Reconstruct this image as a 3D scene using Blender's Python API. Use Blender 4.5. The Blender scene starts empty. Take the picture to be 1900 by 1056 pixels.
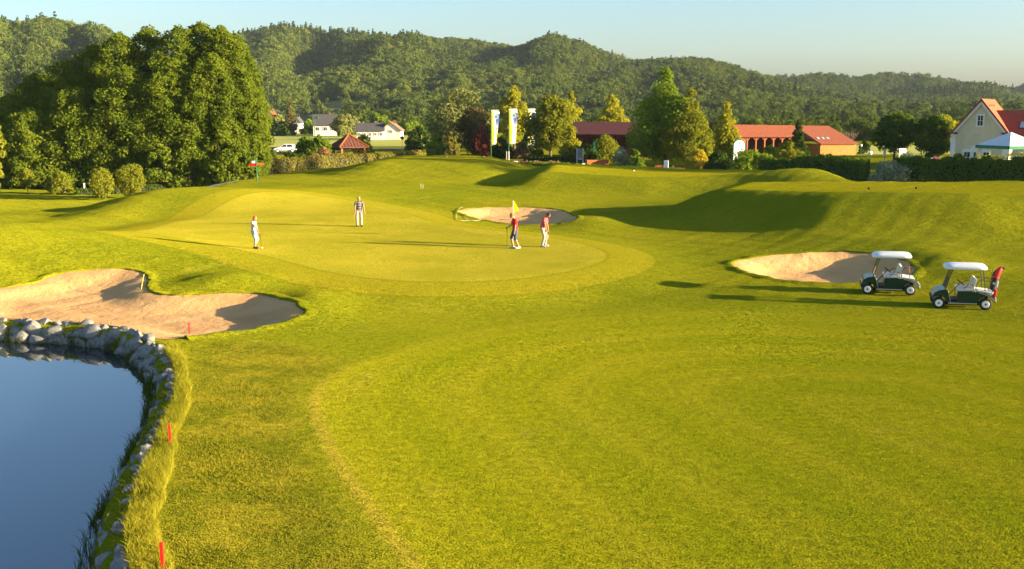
import bpy, bmesh, math, random
import numpy as np
from mathutils import Vector, Matrix, Euler
from mathutils import noise as mnoise

R = math.radians
sc = bpy.context.scene
col = sc.collection
rng = np.random.default_rng(7)
random.seed(7)

# ------------------------------------------------------------------ camera, sky, sun, exposure
FPX, CX, CY, HOR = 2000.0, 950.0, 528.0, 200.0
CAMH = 7.6
PITCH = math.atan((CY - HOR) / FPX)
cam = bpy.data.cameras.new('camera')
cam.sensor_width = 36.0
cam.lens = 36.0 * FPX / 1900.0
cam.clip_end = 20000
camo = bpy.data.objects.new('camera', cam)
col.objects.link(camo)
camo.location = (0, 0, CAMH)
camo.rotation_euler = (math.pi / 2 - PITCH, 0, 0)
sc.camera = camo
sc.render.resolution_x, sc.render.resolution_y = 1024, 569

SUN_EL, SUN_AZ = R(10.3), R(14.0)          # the sun stands low on the right, a little behind the camera
S = Vector((math.cos(SUN_EL) * math.cos(SUN_AZ), -math.cos(SUN_EL) * math.sin(SUN_AZ), math.sin(SUN_EL)))
sun = bpy.data.lights.new('sun', 'SUN')
sun.energy = 5.0
sun.angle = R(0.5)
sun.color = (1.0, 0.80, 0.50)
suno = bpy.data.objects.new('sun', sun)
col.objects.link(suno)
suno.location = S * 200
suno.rotation_euler = (-S).to_track_quat('-Z', 'Y').to_euler()

w = bpy.data.worlds.new('World')
sc.world = w
w.use_nodes = True
wn = w.node_tree.nodes
wl = w.node_tree.links
sky = wn.new('ShaderNodeTexSky')
sky.sky_type = 'NISHITA'
sky.sun_disc = False
sky.sun_elevation = SUN_EL
sky.sun_rotation = math.pi / 2 + SUN_AZ
sky.air_density = 1.0
sky.dust_density = 2.2
sky.ozone_density = 3.0
sky.altitude = 300
wn['Background'].inputs['Strength'].default_value = 0.070
wl.new(sky.outputs[0], wn['Background'].inputs[0])

vs = sc.view_settings
vs.view_transform = 'Standard'
vs.look = 'None'
vs.gamma = 1
vs.use_curve_mapping = False
vs.exposure = 2.3
cy = sc.cycles
cy.max_bounces = 5
cy.diffuse_bounces = 2
cy.glossy_bounces = 3
cy.transmission_bounces = 4
cy.transparent_max_bounces = 6
cy.volume_bounces = 0
cy.use_denoising = True
cy.sample_clamp_indirect = 4.0

# ------------------------------------------------------------------ helpers
def pix_dir(px, py):
    f = Vector((0, math.cos(PITCH), -math.sin(PITCH)))
    u = Vector((0, math.sin(PITCH), math.cos(PITCH)))
    return f + Vector((1, 0, 0)) * ((px - CX) / FPX) + u * ((CY - py) / FPX)

def at(px, py, z=0.0):
    d = pix_dir(px, py)
    t = (z - CAMH) / d.z
    return Vector((0, 0, CAMH)) + d * t

def atd(px, py, dist):
    """the point at depth dist (world y) seen at a pixel"""
    d = pix_dir(px, py)
    return Vector((0, 0, CAMH)) + d * (dist / d.y)

def sm(t):
    t = np.clip(t, 0, 1)
    return t * t * (3 - 2 * t)

def sdpoly(x, y, poly):
    """signed distance, positive inside"""
    x = np.asarray(x, float); y = np.asarray(y, float)
    best = np.full(x.shape, 1e18)
    ins = np.zeros(x.shape, bool)
    n = len(poly)
    for i in range(n):
        ax, ay = poly[i]; bx, by = poly[(i + 1) % n]
        ex, ey = bx - ax, by - ay
        L = ex * ex + ey * ey + 1e-12
        t = np.clip(((x - ax) * ex + (y - ay) * ey) / L, 0, 1)
        dx = x - (ax + t * ex); dy = y - (ay + t * ey)
        best = np.minimum(best, dx * dx + dy * dy)
        c = (ay > y) != (by > y)
        with np.errstate(divide='ignore', invalid='ignore'):
            xi = ax + (y - ay) * ex / (ey if abs(ey) > 1e-12 else 1e-12)
        ins ^= c & (x < xi)
    return np.sqrt(best) * np.where(ins, 1, -1)

def smooth_poly(pts, n=6, closed=True):
    """Catmull-Rom through 2D points"""
    out = []
    m = len(pts)
    rngi = range(m) if closed else range(m - 1)
    for i in rngi:
        g = lambda k: pts[k % m] if closed else pts[min(max(k, 0), m - 1)]
        p0, p1, p2, p3 = g(i - 1), g(i), g(i + 1), g(i + 2)
        for k in range(n):
            t = k / n
            out.append(tuple(0.5 * ((2 * p1[j]) + (-p0[j] + p2[j]) * t + (2 * p0[j] - 5 * p1[j] + 4 * p2[j] - p3[j]) * t * t
                             + (-p0[j] + 3 * p1[j] - 3 * p2[j] + p3[j]) * t ** 3) for j in range(len(p1))))
    if not closed:
        out.append(tuple(pts[-1]))
    return out

def tag(o, label=None, cat=None, group=None, kind=None):
    if label: o['label'] = label
    if cat: o['category'] = cat
    if group: o['group'] = group
    if kind: o['kind'] = kind
    return o

def empty(name, loc, rz=0.0):
    o = bpy.data.objects.new(name, None)
    o.empty_display_size = 0.2
    col.objects.link(o)
    o.location = loc
    o.rotation_euler = (0, 0, rz)
    return o

def link(name, me, parent=None, loc=None, rz=0.0):
    o = bpy.data.objects.new(name, me)
    col.objects.link(o)
    if parent: o.parent = parent
    if loc is not None: o.location = loc
    if rz: o.rotation_euler = (0, 0, rz)
    return o

def copy_tree(o, parent=None):
    c = o.copy()
    col.objects.link(c)
    c.parent = parent
    for ch in list(o.children):
        copy_tree(ch, c)
    return c

def mesh_np(name, V, F, mat=None, smooth=False):
    """V (n,3); F (m,k) all faces the same size"""
    V = np.asarray(V, np.float32); F = np.asarray(F, np.int32)
    me = bpy.data.meshes.new(name)
    me.vertices.add(len(V)); me.vertices.foreach_set('co', V.ravel())
    k = F.shape[1]
    me.loops.add(F.size); me.loops.foreach_set('vertex_index', F.ravel())
    me.polygons.add(len(F))
    me.polygons.foreach_set('loop_start', np.arange(0, F.size, k, dtype=np.int32))
    me.polygons.foreach_set('loop_total', np.full(len(F), k, np.int32))
    if smooth: me.polygons.foreach_set('use_smooth', np.ones(len(F), bool))
    me.update(calc_edges=True)
    me.validate()
    if mat: me.materials.append(mat)
    return me

class MB:
    """collects boxes, tubes, prisms ... ; build() links them as one mesh object"""
    def __init__(s): s.V = []; s.F = []
    def add(s, V, F):
        b = len(s.V)
        s.V += [tuple(v) for v in V]
        s.F += [tuple(i + b for i in f) for f in F]
        return s
    def box(s, c, size, rot=None, bev=0.0):
        x, y, z = [q / 2 for q in size]
        M = Euler(rot).to_matrix() if rot else Matrix.Identity(3)
        c = Vector(c)
        if bev <= 0:
            V = [c + M @ Vector((i * x, j * y, k * z)) for i in (-1, 1) for j in (-1, 1) for k in (-1, 1)]
            F = [(0, 1, 3, 2), (4, 6, 7, 5), (0, 4, 5, 1), (2, 3, 7, 6), (0, 2, 6, 4), (1, 5, 7, 3)]
            return s.add(V, F)
        bm = bmesh.new()
        bmesh.ops.create_cube(bm, size=1)
        for v in bm.verts: v.co = Vector((v.co.x * size[0], v.co.y * size[1], v.co.z * size[2]))
        bmesh.ops.bevel(bm, geom=list(bm.edges), offset=bev, segments=2, affect='EDGES', profile=0.6)
        bm.verts.index_update()
        s.add([c + M @ v.co for v in bm.verts], [[v.index for v in f.verts] for f in bm.faces])
        bm.free()
        return s
    def tube(s, path, rad, n=8, cap=True):
        path = [Vector(p) for p in path]
        if not hasattr(rad, '__len__'): rad = [rad] * len(path)
        V = []; F = []
        up = None
        for i, p in enumerate(path):
            a = path[max(i - 1, 0)]; b = path[min(i + 1, len(path) - 1)]
            t = (b - a).normalized()
            if up is None:
                up = Vector((0, 0, 1)) if abs(t.z) < 0.9 else Vector((1, 0, 0))
            e1 = (up - t * up.dot(t)).normalized()
            up = e1
            e2 = t.cross(e1)
            r = rad[i]
            rx, ry = (r if hasattr(r, '__len__') else (r, r))
            for k in range(n):
                q = 2 * math.pi * k / n
                V.append(p + e1 * (math.cos(q) * rx) + e2 * (math.sin(q) * ry))
        for i in range(len(path) - 1):
            for k in range(n):
                a = i * n + k; b = i * n + (k + 1) % n
                F.append((a, b, b + n, a + n))
        if cap:
            F.append(tuple(range(n))[::-1])
            F.append(tuple(range((len(path) - 1) * n, len(path) * n)))
        return s.add(V, F)
    def lathe(s, prof, n=24, c=(0, 0, 0), M=None):
        """prof: list of (r, z) round local z"""
        V = []; F = []
        c = Vector(c)
        M = M or Matrix.Identity(3)
        for r, z in prof:
            for k in range(n):
                q = 2 * math.pi * k / n
                V.append(c + M @ Vector((r * math.cos(q), r * math.sin(q), z)))
        for i in range(len(prof) - 1):
            for k in range(n):
                a = i * n + k; b = i * n + (k + 1) % n
                F.append((a, b, b + n, a + n))
        F.append(tuple(range(n))[::-1])
        F.append(tuple(range((len(prof) - 1) * n, len(prof) * n)))
        return s.add(V, F)
    def prism(s, poly, axis, lo, hi):
        """poly 2D in the two other axes, extruded along axis 0/1/2"""
        n = len(poly)
        def P(a, b, h):
            q = [a, b]; q.insert(axis, h); return tuple(q)
        V = [P(a, b, lo) for a, b in poly] + [P(a, b, hi) for a, b in poly]
        F = [tuple(range(n))[::-1], tuple(range(n, 2 * n))] + [(i, (i + 1) % n, (i + 1) % n + n, i + n) for i in range(n)]
        return s.add(V, F)
    def ball(s, c, r, n=12, m=8, M=None):
        r = r if hasattr(r, '__len__') else (r, r, r)
        M = M or Matrix.Identity(3)
        c = Vector(c)
        V = []; F = []
        for i in range(m + 1):
            a = math.pi * i / m
            a = min(max(a, 0.02), math.pi - 0.02)
            for k in range(n):
                q = 2 * math.pi * k / n
                V.append(c + M @ Vector((r[0] * math.sin(a) * math.cos(q), r[1] * math.sin(a) * math.sin(q), r[2] * math.cos(a))))
        for i in range(m):
            for k in range(n):
                a = i * n + k; b = i * n + (k + 1) % n
                F.append((a, a + n, b + n, b))
        F.append(tuple(range(n)))
        F.append(tuple(range(m * n, m * n + n))[::-1])
        return s.add(V, F)
    def mesh(s, name, mat=None, smooth=False):
        me = bpy.data.meshes.new(name)
        me.from_pydata([tuple(v) for v in s.V], [], s.F)
        bm = bmesh.new(); bm.from_mesh(me)
        bmesh.ops.recalc_face_normals(bm, faces=bm.faces)
        bm.to_mesh(me); bm.free()
        if smooth:
            me.polygons.foreach_set('use_smooth', np.ones(len(me.polygons), bool))
            try: me.set_sharp_from_angle(angle=R(40))
            except Exception: pass
        if mat: me.materials.append(mat)
        return me
    def build(s, name, mat, parent=None, smooth=False, loc=None, rz=0.0):
        return link(name, s.mesh(name, mat, smooth), parent, loc, rz)

# ------------------------------------------------------------------ materials
class NT:
    """tiny node-tree writer"""
    def __init__(s, name):
        s.m = bpy.data.materials.new(name)
        s.m.use_nodes = True
        s.t = s.m.node_tree
        for n in list(s.t.nodes): s.t.nodes.remove(n)
        s.out = s.t.nodes.new('ShaderNodeOutputMaterial')
    def n(s, typ, ins=None, **kw):
        nd = s.t.nodes.new(typ)
        for k, v in kw.items(): setattr(nd, k, v)
        for k, v in (ins or {}).items(): s.set(nd, k, v)
        return nd
    def set(s, nd, k, v):
        sk = nd.inputs[k]
        if isinstance(v, bpy.types.NodeSocket): s.t.links.new(v, sk)
        elif isinstance(v, bpy.types.Node): s.t.links.new(v.outputs[0], sk)
        else: sk.default_value = v
    def math(s, op, a, b=0.0, c=None, clamp=False):
        nd = s.n('ShaderNodeMath', operation=op, use_clamp=clamp)
        s.set(nd, 0, a); s.set(nd, 1, b)
        if c is not None: s.set(nd, 2, c)
        return nd.outputs[0]
    def mix(s, f, a, b, typ='MIX'):
        nd = s.n('ShaderNodeMix', data_type='RGBA', blend_type=typ)
        s.set(nd, 0, f)
        for k, v in ((6, a), (7, b)):
            if isinstance(v, tuple) and len(v) == 3: v = v + (1,)
            s.set(nd, k, v)
        return nd.outputs[2]
    def noise(s, scale, detail=2.0, rough=0.5, vec=None, dist=0.0):
        nd = s.n('ShaderNodeTexNoise')
        s.set(nd, 'Scale', scale); s.set(nd, 'Detail', detail); s.set(nd, 'Roughness', rough); s.set(nd, 'Distortion', dist)
        if vec is not None: s.set(nd, 'Vector', vec)
        return nd
    def ramp(s, f, lo, hi):
        nd = s.n('ShaderNodeMapRange', interpolation_type='SMOOTHSTEP')
        s.set(nd, 0, f); s.set(nd, 1, lo); s.set(nd, 2, hi)
        return nd.outputs[0]
    def attr(s, name):
        return s.n('ShaderNodeAttribute', attribute_name=name).outputs['Fac']
    def obj(s): return s.n('ShaderNodeTexCoord').outputs['Object']
    def pos(s): return s.n('ShaderNodeNewGeometry').outputs['Position']
    def bump(s, h, strength=0.3, dist=0.02):
        nd = s.n('ShaderNodeBump')
        s.set(nd, 'Height', h); s.set(nd, 'Strength', strength); s.set(nd, 'Distance', dist)
        return nd.outputs[0]
    def principled(s, **kw):
        nd = s.n('ShaderNodeBsdfPrincipled')
        for k, v in kw.items():
            k = k.replace('_', ' ')
            if isinstance(v, tuple) and len(v) == 3: v = v + (1,)
            s.set(nd, k, v)
        s.t.links.new(nd.outputs[0], s.out.inputs[0])
        return nd
    def surf(s, sh):
        s.t.links.new(sh.outputs[0] if isinstance(sh, bpy.types.Node) else sh, s.out.inputs[0])
        return s.m

def plain(name, c, rough=0.6, var=0.18, scale=6.0, metal=0.0, spec=0.4, bump=0.0, bscale=30, coat=0.0):
    """a plain coloured surface with some uneven wear"""
    t = NT(name)
    o = t.obj()
    nz = t.noise(scale, 4, 0.6, o)
    dk = tuple(q * (1 - var) for q in c); lt = tuple(min(1, q * (1 + var)) for q in c)
    cc = t.mix(t.ramp(nz.outputs[0], 0.3, 0.7), dk, lt)
    kw = dict(Base_Color=cc, Roughness=rough, Metallic=metal)
    p = t.principled(**kw)
    p.inputs['Specular IOR Level'].default_value = spec
    if coat: p.inputs['Coat Weight'].default_value = coat
    if bump:
        t.set(p, 'Normal', t.bump(t.noise(bscale, 3, 0.6, o).outputs[0], bump, 0.02))
    return t.m

def leafmat(name, c1, c2, trans=0.35, dark=0.75):
    """foliage: every leaf its own tint between two greens, light shining through"""
    t = NT(name)
    g = t.n('ShaderNodeNewGeometry')
    rnd = g.outputs['Random Per Island']
    nz = t.noise(0.35, 2, 0.5, g.outputs['Position'])
    f = t.math('ADD', t.math('MULTIPLY', rnd, 0.6), t.math('MULTIPLY', t.ramp(nz.outputs[0], 0.3, 0.7), 0.4))
    cc = t.mix(f, c1, c2)
    d = t.n('ShaderNodeBsdfDiffuse', {'Color': cc, 'Roughness': 1.0})
    tr = t.n('ShaderNodeBsdfTranslucent', {'Color': t.mix(1.0, cc, (1.0, 1.0, 0.55), 'MULTIPLY')})
    mx = t.n('ShaderNodeMixShader', {0: trans})
    t.set(mx, 1, d.outputs[0]); t.set(mx, 2, tr.outputs[0])
    return t.surf(mx)
# ------------------------------------------------------------------ terrain
def P2(lst, z):
    return [tuple(at(a, b, z)[:2]) for a, b in lst]

GREEN_PX = [(250, 440), (330, 408), (430, 382), (530, 373), (640, 376), (730, 388), (800, 410), (880, 424), (1000, 438), (1080, 452), (1125, 470),
            (1110, 487), (1050, 503), (950, 517), (820, 522), (700, 516), (600, 503), (500, 484), (400, 466), (300, 455)]
GREEN = smooth_poly(P2(GREEN_PX, 0.45), 4)
TEE_A = P2([(775, 292), (900, 292), (930, 297), (890, 302), (770, 299)], 2.3)
TEE_A = [(-12.5, 114), (-4.5, 113), (-2.6, 116), (-4, 122), (-12, 123)]
TEE_B = [(3.2, 99), (12, 97), (27, 97), (29, 107), (14, 110), (4.5, 109)]
TEE_C = [(14.4, 72.5), (16.3, 70.2), (20, 66.4), (27, 64.0), (36, 66), (41, 71), (40, 77), (28, 79), (17.5, 78.5)]

def g2(x, y, cx, cy_, sx, sy, rot=0.0):
    c, s_ = math.cos(rot), math.sin(rot)
    dx, dy = x - cx, y - cy_
    u = (dx * c + dy * s_) / sx; v = (-dx * s_ + dy * c) / sy
    return np.exp(-(u * u + v * v) / 2)

def vnoise(x, y, s, seed=0.0):
    """cheap smooth pseudo noise from sines"""
    x = np.asarray(x, float) / s; y = np.asarray(y, float) / s
    return (np.sin(x * 1.7 + seed) * np.cos(y * 1.3 - seed * 2) + np.sin(x * 0.9 + y * 1.1 + seed * 3) + 0.6 * np.sin(x * 2.9 - y * 2.3 + seed)) / 2.6

def H0(x, y):
    x = np.asarray(x, float); y = np.asarray(y, float)
    z = 0.05 * vnoise(x, y, 6, 1.0) * sm((y - 20) / 30)
    z = z + 0.45 * sm((sdpoly(x, y, GREEN) + 5.5) / 6.5)
    z = z + 1.75 * g2(x, y, -29, 54.5, 7.6, 4.6, -0.18) + 0.35 * g2(x, y, -17.5, 50.5, 4.5, 2.4, -0.35)       # mound behind the left bunker
    z = z + 1.3 * g2(x, y, -25.5, 84, 6.2, 4.5, 0.15) - 0.7 * sm((-27 - x) / 8) * sm((y - 70) / 10)                        # mounds left of the green
    z = z + 0.75 * g2(x, y, -13, 92, 9, 5, 0.1)
    z = z - 0.3 * g2(x, y, -22, 74, 5, 3)
    sa = sdpoly(x, y, TEE_A)
    z = z + 1.3 * sm((sa + 9) / 9.5) + 1.0 * sm((sa + 24) / 24)
    z = z + 1.5 * sm((sdpoly(x, y, TEE_B) + 5) / 5.5)
    z = z + 2.0 * sm((sdpoly(x, y, TEE_C) + 6.5) / 7) + 0.3 * sm((sdpoly(x, y, TEE_C) + 14) / 14) + 0.45 * g2(x, y, 23, 61, 5.5, 4.2) + 0.25 * g2(x, y, 17.5, 62, 2.5, 2.5)
    z = z + 1.7 * g2(x, y, 25.5, 93, 4.2, 3.0) + 1.5 * g2(x, y, 41, 87, 6.5, 3.0) + 0.6 * g2(x, y, 33, 89, 6, 3)
    z = z + 0.5 * g2(x, y, 21, 51.5, 1.6, 2.6) + 0.22 * g2(x, y, 19, 56, 5, 1.6)                                  # shoulder of the right bunker
    z = z + 0.45 * g2(x, y, -12.3, 45.2, 1.5, 1.1) + 0.3 * g2(x, y, -7.8, 41.0, 1.0, 1.8, 0.2)
    z = z + 0.4 * g2(x, y, 5.0, 71, 1.4, 2.6)
    bumpy = sm((-sdpoly(x, y, GREEN) - 1.5) / 4) * sm((y - 38) / 8) * (1 - sm((y - 125) / 10))
    z = z + bumpy * (0.035 * vnoise(x, y, 0.75, 4.0) + 0.03 * vnoise(x, y, 0.42, 9.0))
    return z

def hit(px, py, fn, z0=0.0):
    """where the ray through a pixel first meets the height field"""
    d = pix_dir(px, py)
    o = Vector((0, 0, CAMH))
    lo, hi = 5.0, 330.0
    for n_ in (700, 40):
        ts = np.linspace(lo, hi, n_)
        k = int(np.argmax(o.z + d.z * ts < fn(o.x + d.x * ts, o.y + d.y * ts)))
        if k == 0: k = len(ts) - 1
        lo, hi = ts[k - 1], ts[k]
    p = o + d * hi
    return p

def hits(lst, fn=H0):
    return [tuple(hit(a, b, fn)[:2]) for a, b in lst]

BUNK_L_PX = [(-60, 545), (0, 536), (60, 527), (90, 515), (130, 505), (180, 501), (235, 501), (262, 506), (275, 518), (272, 536), (285, 545),
             (320, 549), (370, 548), (440, 545), (490, 548), (530, 557), (556, 570), (565, 581), (552, 590), (515, 602), (465, 613), (400, 621), (350, 626),
             (300, 630), (262, 618), (215, 606), (150, 600), (80, 597), (0, 592), (-60, 590)]
BUNK_M_PX = [(850, 395), (870, 388), (910, 385), (960, 385), (1010, 387), (1050, 393), (1071, 403), (1065, 410), (1040, 415), (1000, 418), (960, 418), (920, 413), (880, 405)]
BUNK_R_PX = [(1358, 492), (1385, 482), (1430, 474), (1490, 470), (1550, 468), (1610, 470), (1655, 478), (1688, 490), (1698, 504), (1680, 517), (1640, 525), (1590, 527),
             (1520, 526), (1450, 520), (1395, 509)]
BUNK_L = smooth_poly(hits(BUNK_L_PX), 5)
BUNK_M = smooth_poly(hits(BUNK_M_PX), 5)
BUNK_R = smooth_poly(hits(BUNK_R_PX), 5)
WATER_Z = -0.62
# top edge of the pond's stone bank (ground level), seen from above a closed polygon
BANK_PX = [(-60, 591), (0, 593), (80, 598), (150, 601), (215, 608), (258, 620), (285, 634), (305, 655), (322, 690), (322, 730), (308, 770), (290, 815), (268, 860), (248, 905),
           (235, 950), (230, 1000), (236, 1056), (248, 1120)]
BANK = smooth_poly([tuple(at(a, b, 0.0)[:2]) for a, b in BANK_PX], 5, closed=False)
POND = BANK + [(-6.0, 12.0), (-8, 8), (-40, 8), (-45, 20), (-45, 36)]

def H(x, y):
    x = np.asarray(x, float); y = np.asarray(y, float)
    z = H0(x, y)
    for poly, dep, wd in ((BUNK_L, 0.34, 2.0), (BUNK_M, 0.5, 1.9), (BUNK_R, 0.55, 2.2)):
        sd = sdpoly(x, y, poly)
        z = z - dep * sm((sd + 0.05) / wd)
        z = np.where(sd > 0.12, z - 0.10, z)
    sd = sdpoly(x, y, POND)
    z = np.where(sd > 0.0, z + (-2.0 - z) * sm((sd - 0.35) / 0.7), z)
    return z

def Hs(x, y): return float(H(np.array([x]), np.array([y]))[0])

def gpt(px, py):
    """point of the ground seen at a pixel"""
    p = hit(px, py, H)
    p.z = Hs(p.x, p.y)
    return p

# fairway in front of the green; left of it the rough
FAIR_PX = [(800, 1090), (720, 985), (650, 890), (605, 815), (586, 770), (586, 735), (605, 705), (650, 680), (720, 655), (820, 622), (960, 600), (1120, 585), (1300, 575), (1500, 580), (1900, 600), (2100, 640)]
FAIR = smooth_poly([tuple(at(a, b, 0.0)[:2]) for a, b in FAIR_PX], 5, closed=False) + [(60, 40), (60, 5), (0, 5), (-1.5, 14)]

def axis(lo, hi, step, far_lo, far_hi, g=1.18):
    a = list(np.arange(lo, hi + 1e-6, step))
    s_ = step
    q = a[-1]
    while q < far_hi:
        s_ *= g; q += s_; a.append(q)
    s_ = step; q = a[0]; b = []
    while q > far_lo:
        s_ *= g; q -= s_; b.append(q)
    return np.array(b[::-1] + a)

xs = axis(-46, 46, 0.32, -2600, 2600)
ys = axis(14, 126, 0.32, -400, 2600)
X, Y = np.meshgrid(xs, ys)
Z = H(X, Y)
nx, ny = len(xs), len(ys)
V = np.stack([X.ravel(), Y.ravel(), Z.ravel()], 1)
ii = (np.arange(ny - 1)[:, None] * nx + np.arange(nx - 1)[None, :]).ravel()
F = np.stack([ii, ii + 1, ii + 1 + nx, ii + nx], 1)

def grass_material(name='golf_grass', use_attr=True):
    t = NT(name)
    p = t.pos()
    sep = t.n('ShaderNodeSeparateXYZ', {0: p})
    big = t.noise(0.09, 3, 0.55, p).outputs[0]
    mid = t.noise(0.7, 4, 0.65, p).outputs[0]
    fine = t.noise(9.0, 4, 0.75, p).outputs[0]
    mp = t.n('ShaderNodeMapping', {'Vector': p, 'Scale': (1.0, 4.0, 1.0)})
    streak = t.noise(1.6, 4, 0.7, mp.outputs[0]).outputs[0]
    sp = t.n('ShaderNodeTexNoise'); t.set(sp, 'Vector', p); t.set(sp, 'Scale', 26.0); t.set(sp, 'Detail', 3.0); t.set(sp, 'Roughness', 0.8)
    speck = sp.outputs[0]
    fsd = t.attr('fair'); gsd = t.attr('green'); rgh = t.attr('rough'); tee = t.attr('tee')
    # semi-rough, the ground colour of everything
    c = t.mix(t.ramp(big, 0.3, 0.7), (0.168, 0.187, 0.0069), (0.250, 0.241, 0.0092))
    c = t.mix(t.math('MULTIPLY', t.ramp(streak, 0.42, 0.75), 0.45), c, (0.126, 0.145, 0.0069))
    # fairway
    arc = t.math('SINE', t.math('MULTIPLY', fsd, 2.1))
    arc2 = t.math('SINE', t.math('MULTIPLY', t.math('ADD', fsd, t.math('MULTIPLY', mid, 0.9)), 5.3))
    cf = t.mix(t.ramp(big, 0.3, 0.72), (0.214, 0.234, 0.0058), (0.265, 0.253, 0.0069))
    cf = t.mix(t.math('MULTIPLY', t.math('ADD', t.math('MULTIPLY', arc, 0.5), 0.5), 0.42), cf, (0.336, 0.291, 0.0126))
    cf = t.mix(t.math('MULTIPLY', t.math('ADD', t.math('MULTIPLY', arc2, 0.5), 0.5), 0.28), cf, (0.171, 0.190, 0.0058))
    fw = t.math('ADD', 0.12, t.math('MULTIPLY', t.ramp(sep.outputs[1], 31.0, 38.0), 2.6))
    c = t.mix(t.ramp(t.math('DIVIDE', fsd, fw), -1.0, 1.0), c, cf)
    # pale worn seam where the mower turns
    seamw = t.math('ADD', t.math('ABSOLUTE', fsd), t.math('MULTIPLY', t.math('SUBTRACT', fine, 0.5), 0.9))
    seam = t.math('MULTIPLY', t.math('SUBTRACT', 1.0, t.ramp(seamw, 0.0, 0.28)), t.math('SUBTRACT', 1.0, t.ramp(sep.outputs[1], 26.0, 34.0)))
    c = t.mix(t.math('MULTIPLY', seam, 0.62), c, (0.428, 0.308, 0.0346))
    # rough beside the pond: dark gaps, straw
    cr = t.mix(t.ramp(mid, 0.35, 0.65), (0.122, 0.130, 0.0069), (0.234, 0.204, 0.0126))
    cr = t.mix(t.math('MULTIPLY', t.ramp(t.noise(3.2, 4, 0.75, p).outputs[0], 0.54, 0.70), 0.5), cr, (0.050, 0.063, 0.0058))
    cr = t.mix(t.math('MULTIPLY', t.ramp(t.noise(1.1, 5, 0.7, p, 0.6).outputs[0], 0.66, 0.74), 0.6), cr, (0.356, 0.234, 0.0490))
    c = t.mix(rgh, c, cr)
    # fringe and putting surface
    cfr = t.mix(t.ramp(big, 0.3, 0.7), (0.257, 0.241, 0.0104), (0.292, 0.253, 0.0115))
    c = t.mix(t.ramp(gsd, -2.5, -2.3), c, cfr)
    cg = t.mix(t.ramp(t.noise(0.25, 3, 0.6, p).outputs[0], 0.35, 0.65), (0.280, 0.258, 0.0155), (0.341, 0.294, 0.0220))
    c = t.mix(t.ramp(gsd, -0.06, 0.06), c, cg)
    ring = t.math('SUBTRACT', 1.0, t.ramp(t.math('ABSOLUTE', t.math('ADD', gsd, 0.05)), 0.05, 0.16))
    c = t.mix(t.math('MULTIPLY', ring, 0.35), c, (0.144, 0.148, 0.0069))
    ring2 = t.math('SUBTRACT', 1.0, t.ramp(t.math('ABSOLUTE', t.math('ADD', gsd, 2.4)), 0.04, 0.2))
    c = t.mix(t.math('MULTIPLY', ring2, 0.3), c, (0.144, 0.154, 0.0069))
    # mown tees
    ct = t.mix(t.ramp(big, 0.3, 0.7), (0.265, 0.253, 0.0069), (0.307, 0.272, 0.0092))
    c = t.mix(t.math('MULTIPLY', t.ramp(tee, 0.0, 0.25), 1.0), c, ct)
    dry = t.noise(0.33, 5, 0.72, p, 0.8).outputs[0]
    c = t.mix(t.math('MULTIPLY', t.ramp(dry, 0.56, 0.72), 0.30), c, (0.348, 0.285, 0.0360))
    mot = t.noise(2.4, 5, 0.75, p).outputs[0]
    c = t.mix(t.math('MULTIPLY', t.ramp(mot, 0.46, 0.70), t.math('SUBTRACT', 0.55, t.math('MULTIPLY', t.ramp(gsd, -3.0, 0.3), 0.40))), c, t.mix(1.0, c, (0.62, 0.72, 0.6), 'MULTIPLY'))
    # blades: fine mottling, weaker on the short-cut surfaces
    short = t.ramp(gsd, -3.0, 0.3)
    amt = t.math('SUBTRACT', 0.62, t.math('MULTIPLY', short, 0.42))
    c = t.mix(t.math('MULTIPLY', t.ramp(fine, 0.48, 0.78), amt), c, t.mix(1.0, c, (0.45, 0.52, 0.4), 'MULTIPLY'))
    c = t.mix(t.math('MULTIPLY', t.ramp(speck, 0.52, 0.75), amt), c, t.mix(1.0, c, (1.5, 1.35, 1.6), 'MULTIPLY'))
    # upright blades face every way: each tuft tilts the shading normal its own way
    n1 = t.n('ShaderNodeTexNoise'); t.set(n1, 'Vector', p); t.set(n1, 'Scale', 34.0); t.set(n1, 'Detail', 1.0)
    n2 = t.n('ShaderNodeTexNoise'); t.set(n2, 'Vector', p); t.set(n2, 'Scale', 5.0); t.set(n2, 'Detail', 3.0); t.set(n2, 'Roughness', 0.7)
    v1 = t.n('ShaderNodeVectorMath', {0: n1.outputs['Color'], 1: (0.5, 0.5, 0.5)}, operation='SUBTRACT')
    v2 = t.n('ShaderNodeVectorMath', {0: n2.outputs['Color'], 1: (0.5, 0.5, 0.5)}, operation='SUBTRACT')
    v1s = t.n('ShaderNodeVectorMath', {0: v1.outputs[0]}, operation='SCALE'); t.set(v1s, 'Scale', 5.0)
    v2s = t.n('ShaderNodeVectorMath', {0: v2.outputs[0]}, operation='SCALE'); t.set(v2s, 'Scale', t.math('SUBTRACT', 1.5, t.math('MULTIPLY', short, 1.2)))
    a1 = t.n('ShaderNodeVectorMath', {0: v1s.outputs[0], 1: v2s.outputs[0]}, operation='ADD')
    flat = t.n('ShaderNodeVectorMath', {0: a1.outputs[0], 1: (1, 1, 0.15)}, operation='MULTIPLY')
    nn = t.n('ShaderNodeVectorMath', {0: flat.outputs[0], 1: t.n('ShaderNodeNewGeometry').outputs['Normal']}, operation='ADD')
    nn = t.n('ShaderNodeVectorMath', {0: nn.outputs[0]}, operation='NORMALIZE')
    d = t.n('ShaderNodeBsdfDiffuse', {'Color': c, 'Roughness': 1.0, 'Normal': nn.outputs[0]})
    return t.surf(d)

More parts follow.
